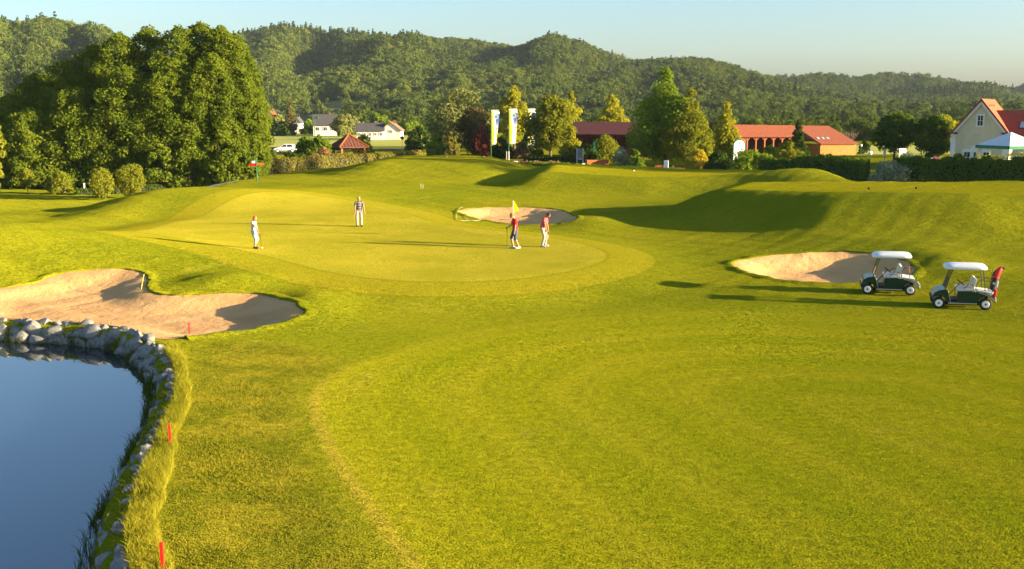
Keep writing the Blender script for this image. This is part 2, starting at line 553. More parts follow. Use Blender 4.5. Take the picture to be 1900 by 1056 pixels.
M = {}
M['grass'] = grass_material()
gme = mesh_np('ground', V, F, M['grass'], smooth=True)
def fattr(me, name, arr):
    a = me.attributes.new(name, 'FLOAT', 'POINT')
    a.data.foreach_set('value', np.asarray(arr, np.float32).ravel())
fattr(gme, 'fair', np.clip(sdpoly(X, Y, FAIR), -60, 60))
fattr(gme, 'green', np.clip(sdpoly(X, Y, GREEN), -60, 60))
tee = np.maximum(np.maximum(sdpoly(X, Y, TEE_A), sdpoly(X, Y, TEE_B)), sdpoly(X, Y, TEE_C))
fattr(gme, 'tee', np.clip(tee, -20, 20))
ROUGH_PX = [(240, 1120), (240, 900), (330, 690), (350, 640), (430, 628), (560, 640), (640, 670), (575, 720), (570, 780), (620, 880), (700, 1000), (780, 1120)]
ROUGH = [tuple(at(a, b, 0)[:2]) for a, b in ROUGH_PX]
fattr(gme, 'rough', sm((sdpoly(X, Y, ROUGH) + 0.6) / 1.6))
ground = tag(link('ground', gme), kind='structure')

# ------------------------------------------------------------------ sand
def sand_material():
    t = NT('bunker_sand')
    p = t.pos()
    big = t.noise(0.45, 4, 0.6, p).outputs[0]
    c = t.mix(t.ramp(big, 0.35, 0.68), (0.58, 0.345, 0.145), (0.50, 0.285, 0.112))
    damp = t.noise(0.22, 3, 0.5, p).outputs[0]
    c = t.mix(t.math('MULTIPLY', t.ramp(damp, 0.55, 0.7), 0.5), c, (0.36, 0.185, 0.070))
    sp = t.noise(30, 3, 0.8, p).outputs[0]
    c = t.mix(t.math('MULTIPLY', t.ramp(sp, 0.5, 0.75), 0.35), c, (0.34, 0.22, 0.12))
    rk = t.n('ShaderNodeTexWave', {'Vector': p, 'Scale': 2.2, 'Distortion': 5.0, 'Detail': 2.0, 'Detail Scale': 0.5}, bands_direction='DIAGONAL')
    foot = t.n('ShaderNodeTexVoronoi', {'Vector': p, 'Scale': 1.5, 'Randomness': 1.0}, feature='SMOOTH_F1')
    h = t.math('ADD', t.math('MULTIPLY', rk.outputs['Fac'], 0.02), t.math('MULTIPLY', t.noise(4.5, 5, 0.7, p).outputs[0], 0.9))
    h = t.math('ADD', h, t.math('MULTIPLY', t.ramp(foot.outputs['Distance'], 0.0, 0.35), 0.35))
    h = t.math('ADD', h, t.math('MULTIPLY', sp, 0.22))
    pr = t.principled(Base_Color=c, Roughness=0.95, Normal=t.bump(h, 0.65, 0.12))
    pr.inputs['Specular IOR Level'].default_value = 0.1
    return t.m
M['sand'] = sand_material()

def bunker(poly, dep, wd, name='sand_bunker', clip=None):
    x0, x1 = min(p[0] for p in poly), max(p[0] for p in poly)
    y0, y1 = min(p[1] for p in poly), max(p[1] for p in poly)
    bm = bmesh.new()
    st = 0.22
    gx = np.arange(x0 - st, x1 + st, st); gy = np.arange(y0 - st, y1 + st, st)
    GX, GY = np.meshgrid(gx, gy)
    sd = sdpoly(GX, GY, poly)
    pts = [(a, b) for a, b, s_ in zip(GX.ravel(), GY.ravel(), sd.ravel()) if s_ > 0.16]
    from mathutils.geometry import delaunay_2d_cdt
    # denser boundary
    bd = []
    for i in range(len(poly)):
        a = Vector(poly[i]); b = Vector(poly[(i + 1) % len(poly)])
        k = max(1, int((b - a).length / 0.22))
        for j in range(k):
            q = a.lerp(b, j / k)
            w_ = 0.05 * math.sin(q.x * 7.1) * math.cos(q.y * 6.3) + 0.03 * math.sin(q.x * 17 + q.y * 13)
            bd.append(Vector((q.x + w_, q.y + w_ * 0.7)))
    nb = len(bd)
    allp = bd + [Vector(p) for p in pts]
    res = delaunay_2d_cdt(allp, [(i, (i + 1) % nb) for i in range(nb)], [], 1, 1e-5)
    vx = np.array([v[0] for v in res[0]]); vy = np.array([v[1] for v in res[0]])
    s2 = sdpoly(vx, vy, poly)
    z = H0(vx, vy) - dep * sm((s2 + 0.05) / wd) + 0.015
    z = z + 0.03 * vnoise(vx, vy, 0.5, 2.0) * sm(s2 / 0.8) + 0.012 * vnoise(vx, vy, 0.17, 5.0) * sm(s2 / 0.5)
    me = bpy.data.meshes.new(name)
    me.from_pydata(list(zip(vx, vy, z)), [], [list(f) for f in res[2]])
    me.polygons.foreach_set('use_smooth', np.ones(len(me.polygons), bool))
    me.materials.append(M['sand'])
    o = tag(link(name, me), kind='structure')
    # grass lip all round, except where the bank of the pond cuts it
    LV, LF = [], []
    B = np.array([(q.x, q.y) for q in bd])
    tg = np.roll(B, -1, 0) - np.roll(B, 1, 0)
    tg /= np.linalg.norm(tg, axis=1)[:, None] + 1e-9
    nr = np.stack([tg[:, 1], -tg[:, 0]], 1)
    fl = sdpoly(B[:, 0] + nr[:, 0] * 0.2, B[:, 1] + nr[:, 1] * 0.2, poly) > 0
    nr[fl] *= -1
    ok = [True] * nb if clip is None else list(sdpoly(B[:, 0], B[:, 1], POND) < -0.9)
    hh = 0.06 + 0.022 * np.sin(np.arange(nb) * 0.9) + 0.02 * rng.random(nb)
    cols = []
    for off, k, c_ in ((-0.01, 0, -0.06), (-0.03, 0.75, 0), (0.06, 1, 0), (0.22, 0.75, 0), (0.6, 0, -0.03)):
        Q = B + nr * off
        cols.append(np.stack([Q[:, 0], Q[:, 1], H0(Q[:, 0], Q[:, 1]) + hh * k + c_], 1))
    LV = [tuple(v) for v in np.stack(cols, 1).reshape(-1, 3)]
    for i in range(nb):
        if not (ok[i] and ok[(i + 1) % nb]): continue
        for k in range(4):
            a = i * 5 + k; b = ((i + 1) % nb) * 5 + k
            LF.append((a, b, b + 1, a + 1))
    lm = bpy.data.meshes.new('grass_lip')
    lm.from_pydata(LV, [], LF)
    bm = bmesh.new(); bm.from_mesh(lm)
    bmesh.ops.recalc_face_normals(bm, faces=bm.faces)
    if sum(f.normal.z for f in bm.faces) < 0: bmesh.ops.reverse_faces(bm, faces=bm.faces)
    bm.to_mesh(lm); bm.free()
    lm.polygons.foreach_set('use_smooth', np.ones(len(lm.polygons), bool))
    lm.materials.append(M['grass'])
    lx = np.array([v[0] for v in LV]); ly = np.array([v[1] for v in LV])
    fattr(lm, 'fair', np.full(len(LV), -20.0)); fattr(lm, 'green', np.full(len(LV), -20.0)); fattr(lm, 'tee', np.full(len(LV), -9.0)); fattr(lm, 'rough', np.zeros(len(LV)))
    link('grass_lip', lm, o)
    return o
bunker(BUNK_L, 0.34, 2.0, clip=True)
bunker(BUNK_M, 0.5, 1.9)
bunker(BUNK_R, 0.55, 2.2)

# ------------------------------------------------------------------ pond
def water_material():
    t = NT('pond_water')
    p = t.pos()
    nz = t.noise(1.2, 3, 0.5, p).outputs[0]
    bm_ = t.bump(nz, 0.05, 0.02)
    gl = t.n('ShaderNodeBsdfGlossy', {'Color': (0.95, 0.97, 1.0, 1), 'Roughness': 0.015, 'Normal': bm_})
    df = t.n('ShaderNodeBsdfDiffuse', {'Color': (0.012, 0.019, 0.026, 1)})
    fr = t.n('ShaderNodeFresnel', {'IOR': 2.1, 'Normal': bm_})
    mx = t.n('ShaderNodeMixShader', {0: fr.outputs[0]})
    t.set(mx, 1, df.outputs[0]); t.set(mx, 2, gl.outputs[0])
    return t.surf(mx)
M['water'] = water_material()
wp = [(p[0] + 0.9, p[1] + 0.9) for p in BANK] + [(-4.5, 9.0), (-8, 6), (-42, 6), (-48, 20), (-48, 36)]
wme = bpy.data.meshes.new('pond_water')
wme.from_pydata([(a, b, WATER_Z) for a, b in wp], [], [list(range(len(wp)))[::-1]])
wme.update()
if wme.polygons[0].normal.z < 0: wme.flip_normals()
wme.materials.append(M['water'])
tag(link('pond_water', wme), kind='structure')
# ------------------------------------------------------------------ foliage tools
def leaf_quads(Pc, N, size, r_):
    """rhombic leaves at Pc (n,3), facing N"""
    n = len(Pc)
    a = r_.normal(size=(n, 3))
    N = N / (np.linalg.norm(N, axis=1)[:, None] + 1e-9)
    u = np.cross(N, a); u /= np.linalg.norm(u, axis=1)[:, None] + 1e-9
    v = np.cross(N, u)
    s1 = (size * (0.6 + 0.8 * r_.random(n)))[:, None]
    s2 = s1 * (0.45 + 0.35 * r_.random(n))[:, None]
    bend = N * s1 * (r_.random(n)[:, None] - 0.5) * 0.5
    V = np.stack([Pc - u * s1, Pc - v * s2 + bend, Pc + u * s1, Pc + v * s2 + bend], 1).reshape(-1, 3)
    F = np.arange(4 * n).reshape(n, 4)
    return V, F

def clump_leaves(C, rad, n, size, r_, out=0.7, squash=0.8):
    """leaves on and inside clumps; C (m,3), rad (m,)"""
    m = len(C)
    wgt = rad ** 2; wgt = wgt / wgt.sum()
    k = r_.choice(m, n, p=wgt)
    d = r_.normal(size=(n, 3)); d /= np.linalg.norm(d, axis=1)[:, None]
    rr = rad[k] * (0.35 + 0.72 * r_.random(n) ** 0.5)
    Pc = C[k] + d * rr[:, None] * np.array([1, 1, squash])
    N = d * out + r_.normal(size=(n, 3)) * 0.45 + np.array([0, 0, 0.15])
    return leaf_quads(Pc, N, size, r_)

ENV = {
    'round': lambda t: np.sqrt(np.clip(1 - (2 * t - 1) ** 2, 0, 1)),
    'oval': lambda t: np.clip(np.sin(np.pi * np.clip(t, 0, 1) ** 0.75), 0, 1) ** 0.7,
    'cone': lambda t: np.clip(1 - t, 0, 1) ** 0.8 * sm(t / 0.12 + 0.3),
    'poplar': lambda t: np.clip(np.sin(np.pi * np.clip(t, 0, 1) ** 0.55), 0, 1) ** 0.9,
    'dome': lambda t: np.sqrt(np.clip(1 - t ** 2.4, 0, 1)) * sm(t / 0.1 + 0.6),
}
def tree_parts(h, wd, shape='oval', base=0.18, nc=60, nl=3500, leaf=0.3, seed=1, crad=0.2, trunk=0.02, stems=1, fill=0.0):
    """returns crown arrays and a trunk MB; height h, crown width wd, crown starts at base*h"""
    r_ = np.random.default_rng(seed)
    env = ENV[shape]
    t = r_.random(nc * 4)
    keep = r_.random(nc * 4) < (0.25 + env(t)) / 1.25
    t = t[keep][:nc]
    n = len(t)
    ang = r_.random(n) * 2 * np.pi
    rf = 0.35 + 0.65 * r_.random(n) ** 0.5
    er = env(t)
    rc = wd * crad * (0.65 + 0.6 * r_.random(n)) * (0.35 + 0.65 * er)
    rad = np.clip(wd / 2 * er * rf - rc * 0.35, 0, None)
    lob = 1 + 0.12 * np.sin(3 * ang + seed) + 0.08 * np.sin(5 * ang + 2 * seed)
    z = h * (base + (1 - base) * t * 0.97)
    C = np.stack([rad * lob * np.cos(ang), rad * lob * np.sin(ang), z], 1)
    rc[0] = rc.mean() * 0.75; C[0] = (0, 0, h - rc[0]) if nc > 22 else (0, 0, h * 0.82)
    V, F = clump_leaves(C, rc, int(nl * (1 - fill)), leaf, r_)
    if fill > 0:
        nf_ = int(nl * fill)
        tt = r_.random(nf_); aa = r_.random(nf_) * 2 * np.pi
        er2 = env(tt) * (0.70 + 0.30 * r_.random(nf_)) * (1 + 0.12 * np.sin(3 * aa + seed) + 0.08 * np.sin(5 * aa + 2 * seed)) * (0.86 + 0.10 * np.sin(9 * aa + 14 * tt + seed))
        Pf = np.stack([wd / 2 * er2 * np.cos(aa), wd / 2 * er2 * np.sin(aa), h * (base + (1 - base) * tt * 0.97)], 1)
        Nf = np.stack([np.cos(aa), np.sin(aa), 0.3 + tt * 0.6], 1) * 0.7 + r_.normal(size=(nf_, 3)) * 0.5
        V2, F2 = leaf_quads(Pf, Nf, leaf, r_)
        F = np.concatenate([F, F2 + len(V)]); V = np.concatenate([V, V2])
    V[:, 2] = np.clip(V[:, 2], 0.02, None)
    mb = MB()
    tr = max(0.05, h * trunk)
    rr = random.Random(seed)
    for s_ in range(stems):
        a = rr.random() * 6.28
        sp = 0.0 if stems == 1 else wd * 0.12
        lean = [(0 + sp * k * math.cos(a) + rr.uniform(-1, 1) * tr * 0.8 * k, sp * k * math.sin(a) + rr.uniform(-1, 1) * tr * 0.8 * k, h * q)
                for k, q in ((0, -0.02), (0.3, base * 0.6 + 0.02), (0.8, 0.35), (1.2, 0.6), (1.6, 0.85))]
        f = 1.0 if stems == 1 else 0.55
        mb.tube(lean, [tr * 1.35 * f, tr * f, tr * 0.72 * f, tr * 0.42 * f, tr * 0.15 * f], 7)
    for i in range(0, n, 3 if n > 60 else 2 if n > 12 else 1):
        c = C[i]
        zz = max(h * base * 0.7, c[2] - 0.55 * math.hypot(c[0], c[1]) - 0.04 * h)
        mid = (c[0] * 0.45, c[1] * 0.45, (zz * 0.45 + c[2] * 0.55))
        q = tr * (0.42 if c[2] < h * 0.6 else 0.22)
        mb.tube([(0, 0, zz), mid, tuple(c)], [q, q * 0.6, q * 0.2], 5, cap=False)
    return V, F, mb

_mesh_cache = {}
def plant(name, loc, h, wd, leafm, label, cat, group=None, shape='oval', seed=1, barkm=None, parts=('crown', 'trunk'), **kw):
    V, F, mb = tree_parts(h, wd, shape, seed=seed, **kw)
    root = empty(name, loc, 0.0)
    link(parts[0], mesh_np(parts[0], V, F, leafm), root)
    mb.build(parts[1], barkm or M['bark'], root, smooth=True)
    tag(root, label, cat, group)
    return root

def hedge(name, path, wd, ht, leafm, label, n=2500, leaf=0.16, barkm=None, seed=3, rag=0.12, group=None, cat='hedge', z0=None):
    """clipped hedge along a 2D path: a solid dark filler core wrapped in leaves; ht a number or a list along the path"""
    r_ = np.random.default_rng(seed)
    P = np.array([(p[0], p[1]) for p in path], float)
    hs = np.full(len(P), ht) if not hasattr(ht, '__len__') else np.array(ht, float)
    seg = np.linalg.norm(np.diff(P, axis=0), axis=1)
    cum = np.r_[0, np.cumsum(seg)]
    L = cum[-1]
    s_ = r_.random(n) * L
    endj = r_.random(n) < min(0.25, 2.2 * wd / L * 0.5)
    s_ = np.where(endj, np.where(r_.random(n) < 0.5, 0.0, L), s_)
    x = np.interp(s_, cum, P[:, 0]); y = np.interp(s_, cum, P[:, 1]); hh = np.interp(s_, cum, hs)
    e = 0.2
    tx = np.interp(np.clip(s_ + e, 0, L), cum, P[:, 0]) - np.interp(np.clip(s_ - e, 0, L), cum, P[:, 0])
    ty = np.interp(np.clip(s_ + e, 0, L), cum, P[:, 1]) - np.interp(np.clip(s_ - e, 0, L), cum, P[:, 1])
    l = np.hypot(tx, ty) + 1e-9
    nx_, ny_ = -ty / l, tx / l
    wob = rag * (vnoise(x * 3, y * 3, 2.2, seed) + 0.7 * vnoise(x * 3, y * 3, 0.8, seed * 2.0))
    hh = hh * (1 + wob)
    # perimeter of the cross-section
    per = r_.random(n) * (2 * hh + wd)
    side = np.where(per < hh, -1.0, np.where(per > hh + wd, 1.0, 0.0))
    off = np.where(side == 0, (per - hh) - wd / 2, side * wd / 2 * (1 + wob))
    off = np.where(endj, off * r_.random(n), off)
    zz = np.where(side < 0, per, np.where(side > 0, per - hh - wd, hh))
    zz = np.clip(zz, 0.03, None)
    jit = r_.normal(size=(n, 3)) * leaf * 0.5
    o = empty(name, (P[0, 0], P[0, 1], 0 if z0 is None else z0))
    gz = H(x, y) if z0 is None else np.full(n, z0)
    Pc = np.stack([x + nx_ * off, y + ny_ * off, zz + gz], 1) + jit
    N = np.stack([nx_ * side, ny_ * side, (side == 0) * 1.0], 1) + r_.normal(size=(n, 3)) * 0.6 + np.array([0, 0, 0.2])
    V, F = leaf_quads(Pc, N, leaf, r_)
    V -= np.array(o.location)
    link('foliage', mesh_np('foliage', V, F, leafm), o)
    mb = MB()
    m = max(2, int(L / 1.2))
    qs = np.linspace(min(0.35, L * 0.1), L - min(0.35, L * 0.1), m)
    qx = np.interp(qs, cum, P[:, 0]); qy = np.interp(qs, cum, P[:, 1]); qh = np.interp(qs, cum, hs)
    qz = H(qx, qy) if z0 is None else np.full(m, z0)
    CV = []; CF = []
    for i in range(m):
        a = max(i - 1, 0); b = min(i + 1, m - 1)
        t_ = np.array([qx[b] - qx[a], qy[b] - qy[a]]); t_ /= np.linalg.norm(t_) + 1e-9
        nn = np.array([-t_[1], t_[0]])
        for oo, q in ((-1, 0), (-1, 1), (1, 1), (1, 0)):
            ww = wd * 0.40 * oo
            CV.append((qx[i] + nn[0] * ww - o.location.x, qy[i] + nn[1] * ww - o.location.y, qz[i] + (qh[i] * 0.86 if q else -0.1) - o.location.z))
    for i in range(m - 1):
        for k in range(4):
            a = i * 4 + k; b = i * 4 + (k + 1) % 4
            CF.append((a, b, b + 4, a + 4))
    CF += [(0, 1, 2, 3), tuple(range(4 * m - 4, 4 * m))[::-1]]
    mb.add(CV, CF)
    mb.build('solid_core', barkm or M['hedge_core'], o)  # solid dark box added inside so the hedge is not see-through
    tag(o, label, cat, group)
    return o

M['bark'] = plain('bark', (0.085, 0.06, 0.04), 0.9, 0.4, 3.0, bump=0.6, bscale=12)
M['lf_border'] = leafmat('leaf_border', (0.061, 0.116, 0.0168), (0.149, 0.217, 0.0288), 0.3)
M['lf_shrub'] = leafmat('leaf_shrub', (0.155, 0.189, 0.0162), (0.290, 0.284, 0.0243), 0.4)
M['hedge_core'] = plain('hedge_core', (0.022, 0.024, 0.012), 0.95, 0.4, 5.0)
M['lf_grove'] = leafmat('leaf_grove', (0.073, 0.121, 0.0117), (0.182, 0.220, 0.0175), 0.35)
M['lf_green'] = leafmat('leaf_green', (0.109, 0.192, 0.0169), (0.264, 0.338, 0.0264), 0.38)
M['lf_lime'] = leafmat('leaf_lime', (0.244, 0.264, 0.0189), (0.458, 0.412, 0.0282), 0.42)
M['lf_dark'] = leafmat('leaf_dark', (0.035, 0.068, 0.0130), (0.086, 0.130, 0.0203), 0.25)
M['lf_olive'] = leafmat('leaf_olive', (0.166, 0.194, 0.0544), (0.293, 0.294, 0.0906), 0.35)
M['lf_brown'] = leafmat('leaf_brown', (0.096, 0.084, 0.0282), (0.184, 0.148, 0.0470), 0.3)
M['lf_red'] = leafmat('leaf_red', (0.153, 0.038, 0.0264), (0.285, 0.074, 0.0377), 0.3)
M['lf_hedge'] = leafmat('leaf_hedge', (0.156, 0.146, 0.0261), (0.275, 0.237, 0.0362), 0.3)
M['lf_grey'] = leafmat('leaf_grey', (0.188, 0.234, 0.1304), (0.451, 0.486, 0.2958), 0.25)
M['lf_yellow'] = leafmat('leaf_yellow', (0.391, 0.308, 0.0217), (0.626, 0.487, 0.0435), 0.4)
M['lf_pink'] = leafmat('leaf_pink', (0.188, 0.147, 0.0435), (0.470, 0.243, 0.1305), 0.3)
def forestmat(name, c1, c2, c3):
    t = NT(name)
    g = t.n('ShaderNodeNewGeometry')
    inst = t.n('ShaderNodeObjectInfo').outputs['Random']
    stand = t.noise(0.012, 3, 0.6, g.outputs['Position']).outputs[0]
    f = t.math('ADD', t.math('MULTIPLY', inst, 0.7), t.math('MULTIPLY', g.outputs['Random Per Island'], 0.3))
    c = t.mix(f, c1, c2)
    c = t.mix(t.math('MULTIPLY', t.ramp(stand, 0.45, 0.65), 0.6), c, c3)
    d = t.n('ShaderNodeBsdfDiffuse', {'Color': c, 'Roughness': 1.0})
    tr = t.n('ShaderNodeBsdfTranslucent', {'Color': c})
    mx = t.n('ShaderNodeMixShader', {0: 0.25}); t.set(mx, 1, d.outputs[0]); t.set(mx, 2, tr.outputs[0])
    return t.surf(mx)
M['lf_forest'] = forestmat('leaf_forest', (0.044, 0.078, 0.0135), (0.184, 0.216, 0.0342), (0.081, 0.127, 0.0225))
M['lf_forest2'] = forestmat('leaf_forest_conifer', (0.030, 0.055, 0.014), (0.085, 0.110, 0.026), (0.045, 0.075, 0.018))

# ------------------------------------------------------------------ hills and the far wood
RIDGES = [  # (px, py of the skyline), distance, front width, back width
    ([(-900, 130), (-500, 90), (-200, 60), (0, 47), (60, 45), (125, 34), (190, 52), (250, 78), (330, 120), (420, 160), (520, 200), (600, 216)], 820, 420, 300),
    ([(300, 120), (400, 82), (480, 66), (540, 54), (580, 50), (650, 58), (712, 64), (735, 80), (800, 75), (850, 73), (900, 77), (945, 83), (965, 88), (1000, 76), (1030, 71),
      (1080, 82), (1110, 98), (1160, 107), (1250, 112), (1310, 114), (1370, 130), (1450, 150), (1560, 190), (1640, 225)], 1080, 500, 400),
    ([(640, 235), (720, 205), (775, 165), (815, 128), (850, 116), (900, 122), (960, 132), (1020, 150), (1090, 178), (1150, 205), (1230, 230)], 800, 240, 260),
    ([(1080, 225), (1130, 170), (1180, 138), (1250, 125), (1330, 128), (1400, 146), (1480, 166), (1540, 182), (1580, 196), (1608, 216), (1640, 240)], 880, 270, 300),
    ([(1200, 150), (1380, 138), (1440, 137), (1530, 138), (1590, 142), (1640, 132), (1700, 134), (1722, 142), (1770, 150), (1835, 160), (1900, 182), (2100, 215), (2300, 225)], 1400, 520, 400),
    ([(1500, 190), (1700, 180), (1840, 164), (1900, 150), (2000, 140), (2200, 130), (2500, 120), (2900, 130)], 1750, 500, 400),
    ([(1700, 232), (1790, 212), (1850, 200), (1950, 188), (2200, 180), (2600, 200)], 900, 200, 200),
]
def hill_h(x, y):
    u = CX + FPX * x / np.maximum(y, 1.0)
    z = np.full(np.shape(x), -1.5)
    for k, (pf, d, wf, wb) in enumerate(RIDGES):
        a = np.array(pf, float)
        py = np.interp(u, a[:, 0], a[:, 1], left=260, right=260)
        crest = CAMH + (HOR - py) / FPX * d - 10.0
        dd = d + 25 * np.sin(u / 47.0 + k) + 14 * np.sin(u / 19.0 + 2 * k)
        t = np.where(y < dd, (dd - y) / wf, (y - dd) / wb)
        t = np.clip(t, 0, 1)
        gul = 1 + (0.20 * np.sin(u / 41.0 + 1.7 * k + 3.5 * t) + 0.10 * np.sin(u / 67.0 + k + 2 * np.sin(5 * t)) + 0.07 * np.sin(u / 17.0 + 6 * t)) * 4 * t * (1 - t)
        z = np.maximum(z, crest * (1 - t) ** 1.15 * gul)
    return z
hx = np.arange(-1500, 2300, 16.0); hy = np.arange(395, 2200, 16.0)
HX, HY = np.meshgrid(hx, hy)
HZ = hill_h(HX, HY)
hv = np.stack([HX.ravel(), HY.ravel(), HZ.ravel()], 1)
hn, hm = len(hx), len(hy)
hi_ = (np.arange(hm - 1)[:, None] * hn + np.arange(hn - 1)[None, :]).ravel()
M['hill'] = plain('hill_meadow', (0.060, 0.095, 0.022), 0.95, 0.35, 0.01)
tag(link('hills', mesh_np('hills', hv, np.stack([hi_, hi_ + 1, hi_ + 1 + hn, hi_ + hn], 1), M['hill'], True)), kind='structure')

# prototypes of the far trees, kept outside the scene, instanced by one object
protos = bpy.data.collections.new('forest_prototypes')
def forest_proto(k, shape, h, wd, leafm, nl, leaf, nc):
    V, F, mb = tree_parts(h, wd, shape, base=0.08, nc=nc, nl=nl, leaf=leaf, seed=100 + k, crad=0.24)
    o = bpy.data.objects.new('forest_tree_%d' % k, mesh_np('forest_tree_%d' % k, V, F, leafm))
    protos.objects.link(o)
for k in range(5): forest_proto(k, ['round', 'dome', 'oval', 'dome', 'round'][k], 12.5, 10.5, M['lf_forest'], 700, 0.62, 18)
for k in range(5, 7): forest_proto(k, 'cone', 17, 6.0, M['lf_forest2'], 450, 0.6, 22)

CLEAR = [[(495, 208), (560, 200), (640, 186), (740, 176), (745, 190), (650, 226), (600, 238), (560, 244), (495, 244)], [(660, 210), (780, 190), (900, 182), (900, 188), (790, 200), (690, 222)]]
def forest_points():
    r_ = np.random.default_rng(11)
    pts = []
    n = 46000
    for lo, hi, cnt in ((445, 1150, 40000), (900, 1900, 20000)):
        y = lo + (hi - lo) * r_.random(cnt)
        u = -120 + 2150 * r_.random(cnt)
        x = (u - CX) / FPX * y
        pts.append(np.stack([x, y, u], 1))
    for u0, u1, lo, hi, cnt in ((1380, 2050, 250, 330, 420), (740, 1420, 330, 430, 500)):
        y = lo + (hi - lo) * r_.random(cnt); u = u0 + (u1 - u0) * r_.random(cnt)
        pts.append(np.stack([(u - CX) / FPX * y, y, u], 1))
    p = np.concatenate(pts)
    z = np.where(p[:, 1] < 440, 0.0, hill_h(p[:, 0], p[:, 1]))
    py = HOR - (z - CAMH) / p[:, 1] * FPX
    ok = (z > 0.5) | ((z > -2) & (r_.random(len(z)) < 0.20)) | (p[:, 1] < 440)
    for c in CLEAR:
        sd = sdpoly(p[:, 2], py, c)
        ok &= ~((sd > 0) & (p[:, 1] < 760) & (r_.random(len(z)) < 0.96))
    # drop what hides behind a nearer crest
    order = np.argsort(p[:, 1])
    best = np.full(2400, 1e9)
    vis = np.zeros(len(p), bool)
    for i in order:
        b = int((p[i, 2] + 150) / 6)
        top = py[i] - 12.0 / p[i, 1] * FPX
        if top < best[b] + 2: vis[i] = True
        if ok[i] and py[i] < best[b]: best[b] = py[i]
    k = ok & vis
    return p[k][:, :2], z[k], r_
fp, fz, fr = forest_points()
nf = len(fp)
fme = bpy.data.meshes.new('forest')
fme.vertices.add(nf)
fme.vertices.foreach_set('co', np.stack([fp[:, 0], fp[:, 1], fz - 0.8], 1).astype(np.float32).ravel())
kind = fr.integers(0, 5, nf)
con = (vnoise(fp[:, 0], fp[:, 1], 90, 3.0) + 0.5 * fr.normal(size=nf)) > 0.75
kind[con] = 5 + fr.integers(0, 2, con.sum())
a = fme.attributes.new('pick', 'INT', 'POINT'); a.data.foreach_set('value', kind.astype(np.int32))
a = fme.attributes.new('scl', 'FLOAT', 'POINT'); a.data.foreach_set('value', (np.clip(0.48 + 0.55 * fr.random(nf), 0, 2) * np.where(fp[:, 1] < 440, 0.5, np.where(fp[:, 1] < 560, 0.7, 1.0))).astype(np.float32))
a = fme.attributes.new('turn', 'FLOAT', 'POINT'); a.data.foreach_set('value', (fr.random(nf) * 6.28).astype(np.float32))
fo = tag(link('forest', fme), 'mixed broadleaf wood covering the far hills', 'forest', kind='stuff')
ng = bpy.data.node_groups.new('scatter_trees', 'GeometryNodeTree')
ng.interface.new_socket('Geometry', in_out='INPUT', socket_type='NodeSocketGeometry')
ng.interface.new_socket('Geometry', in_out='OUTPUT', socket_type='NodeSocketGeometry')
gi = ng.nodes.new('NodeGroupInput'); go = ng.nodes.new('NodeGroupOutput')
ci = ng.nodes.new('GeometryNodeCollectionInfo')
ci.inputs['Collection'].default_value = protos
ci.inputs['Separate Children'].default_value = True
ci.inputs['Reset Children'].default_value = True
ip = ng.nodes.new('GeometryNodeInstanceOnPoints')
ip.inputs['Pick Instance'].default_value = True
def nattr(nm, ty):
    n_ = ng.nodes.new('GeometryNodeInputNamedAttribute'); n_.data_type = ty; n_.inputs['Name'].default_value = nm
    return n_.outputs['Attribute']
cx_ = ng.nodes.new('ShaderNodeCombineXYZ')
ng.links.new(nattr('turn', 'FLOAT'), cx_.inputs[2])
ng.links.new(gi.outputs[0], ip.inputs['Points'])
ng.links.new(ci.outputs[0], ip.inputs['Instance'])
ng.links.new(nattr('pick', 'INT'), ip.inputs['Instance Index'])
ng.links.new(cx_.outputs[0], ip.inputs['Rotation'])
ng.links.new(nattr('scl', 'FLOAT'), ip.inputs['Scale'])
ng.links.new(ip.outputs[0], go.inputs[0])
fo.modifiers.new('scatter', 'NODES').node_group = ng

# ------------------------------------------------------------------ planting
def place(px, top, d):
    """foot of a plant standing at depth d and its height up to the pixel row `top`"""
    p = atd(px, top, d)
    zb = Hs(p.x, d)
    return Vector((p.x, d, zb)), p.z - zb

def pl(name, px, top, wpx, d, leafm, label, cat='tree', group=None, shape='oval', seed=1, nl=3000, leaf=None, **kw):
    loc, h = place(px, top, d)
    wd = wpx / FPX * d
    leaf = leaf or 0.00125 * d
    nl = int(nl * 2.0)
    return plant(name, loc, h, wd, M[leafm], label, cat, group, shape, seed, nl=nl, leaf=leaf, **kw)

GROVE = 'tall trees of the dense grove'
gl = 'tall leafy tree standing in the dense dark grove left of the green'
for i, (px, top, wpx, d) in enumerate([(18, 172, 130, 121), (70, 132, 150, 123), (122, 106, 160, 122), (172, 78, 165, 123), (222, 56, 170, 121), (275, 44, 170, 123), (330, 43, 160, 120), (372, 36, 150, 122),
        (410, 44, 140, 120), (436, 60, 120, 121), (60, 200, 150, 114), (140, 160, 160, 115), (235, 118, 170, 115), (320, 104, 170, 115), (390, 96, 150, 115), (440, 115, 118, 116)]):
    pl('grove_tree', px, top, wpx, d, 'lf_grove', gl, 'tree', GROVE, 'dome', 20 + i, nl=24000, leaf=0.125, nc=230, crad=0.10, fill=0.2, base=0.03, trunk=0.014)
for i, (px, top, wpx, d) in enumerate([(30, 288, 70, 113), (100, 290, 80, 113), (170, 288, 80, 113), (300, 272, 70, 110), (350, 256, 80, 111), (420, 250, 85, 111), (452, 268, 56, 111)]):
    pl('understory_bush', px, top, wpx, d, 'lf_grove' if i > 2 else 'lf_dark', 'leafy undergrowth bush at the foot of the dense grove', 'bush', 'undergrowth along the grove', 'dome', 50 + i, nl=1500, leaf=0.15, nc=26, base=0.02, stems=3, parts=('foliage', 'stems'))
pl('edge_tree', -17, 222, 50, 100, 'lf_shrub', 'sunlit yellow green tree cut off by the left edge of the picture', 'tree', None, 'round', 71, nl=1200, leaf=0.16, nc=24, base=0.12)

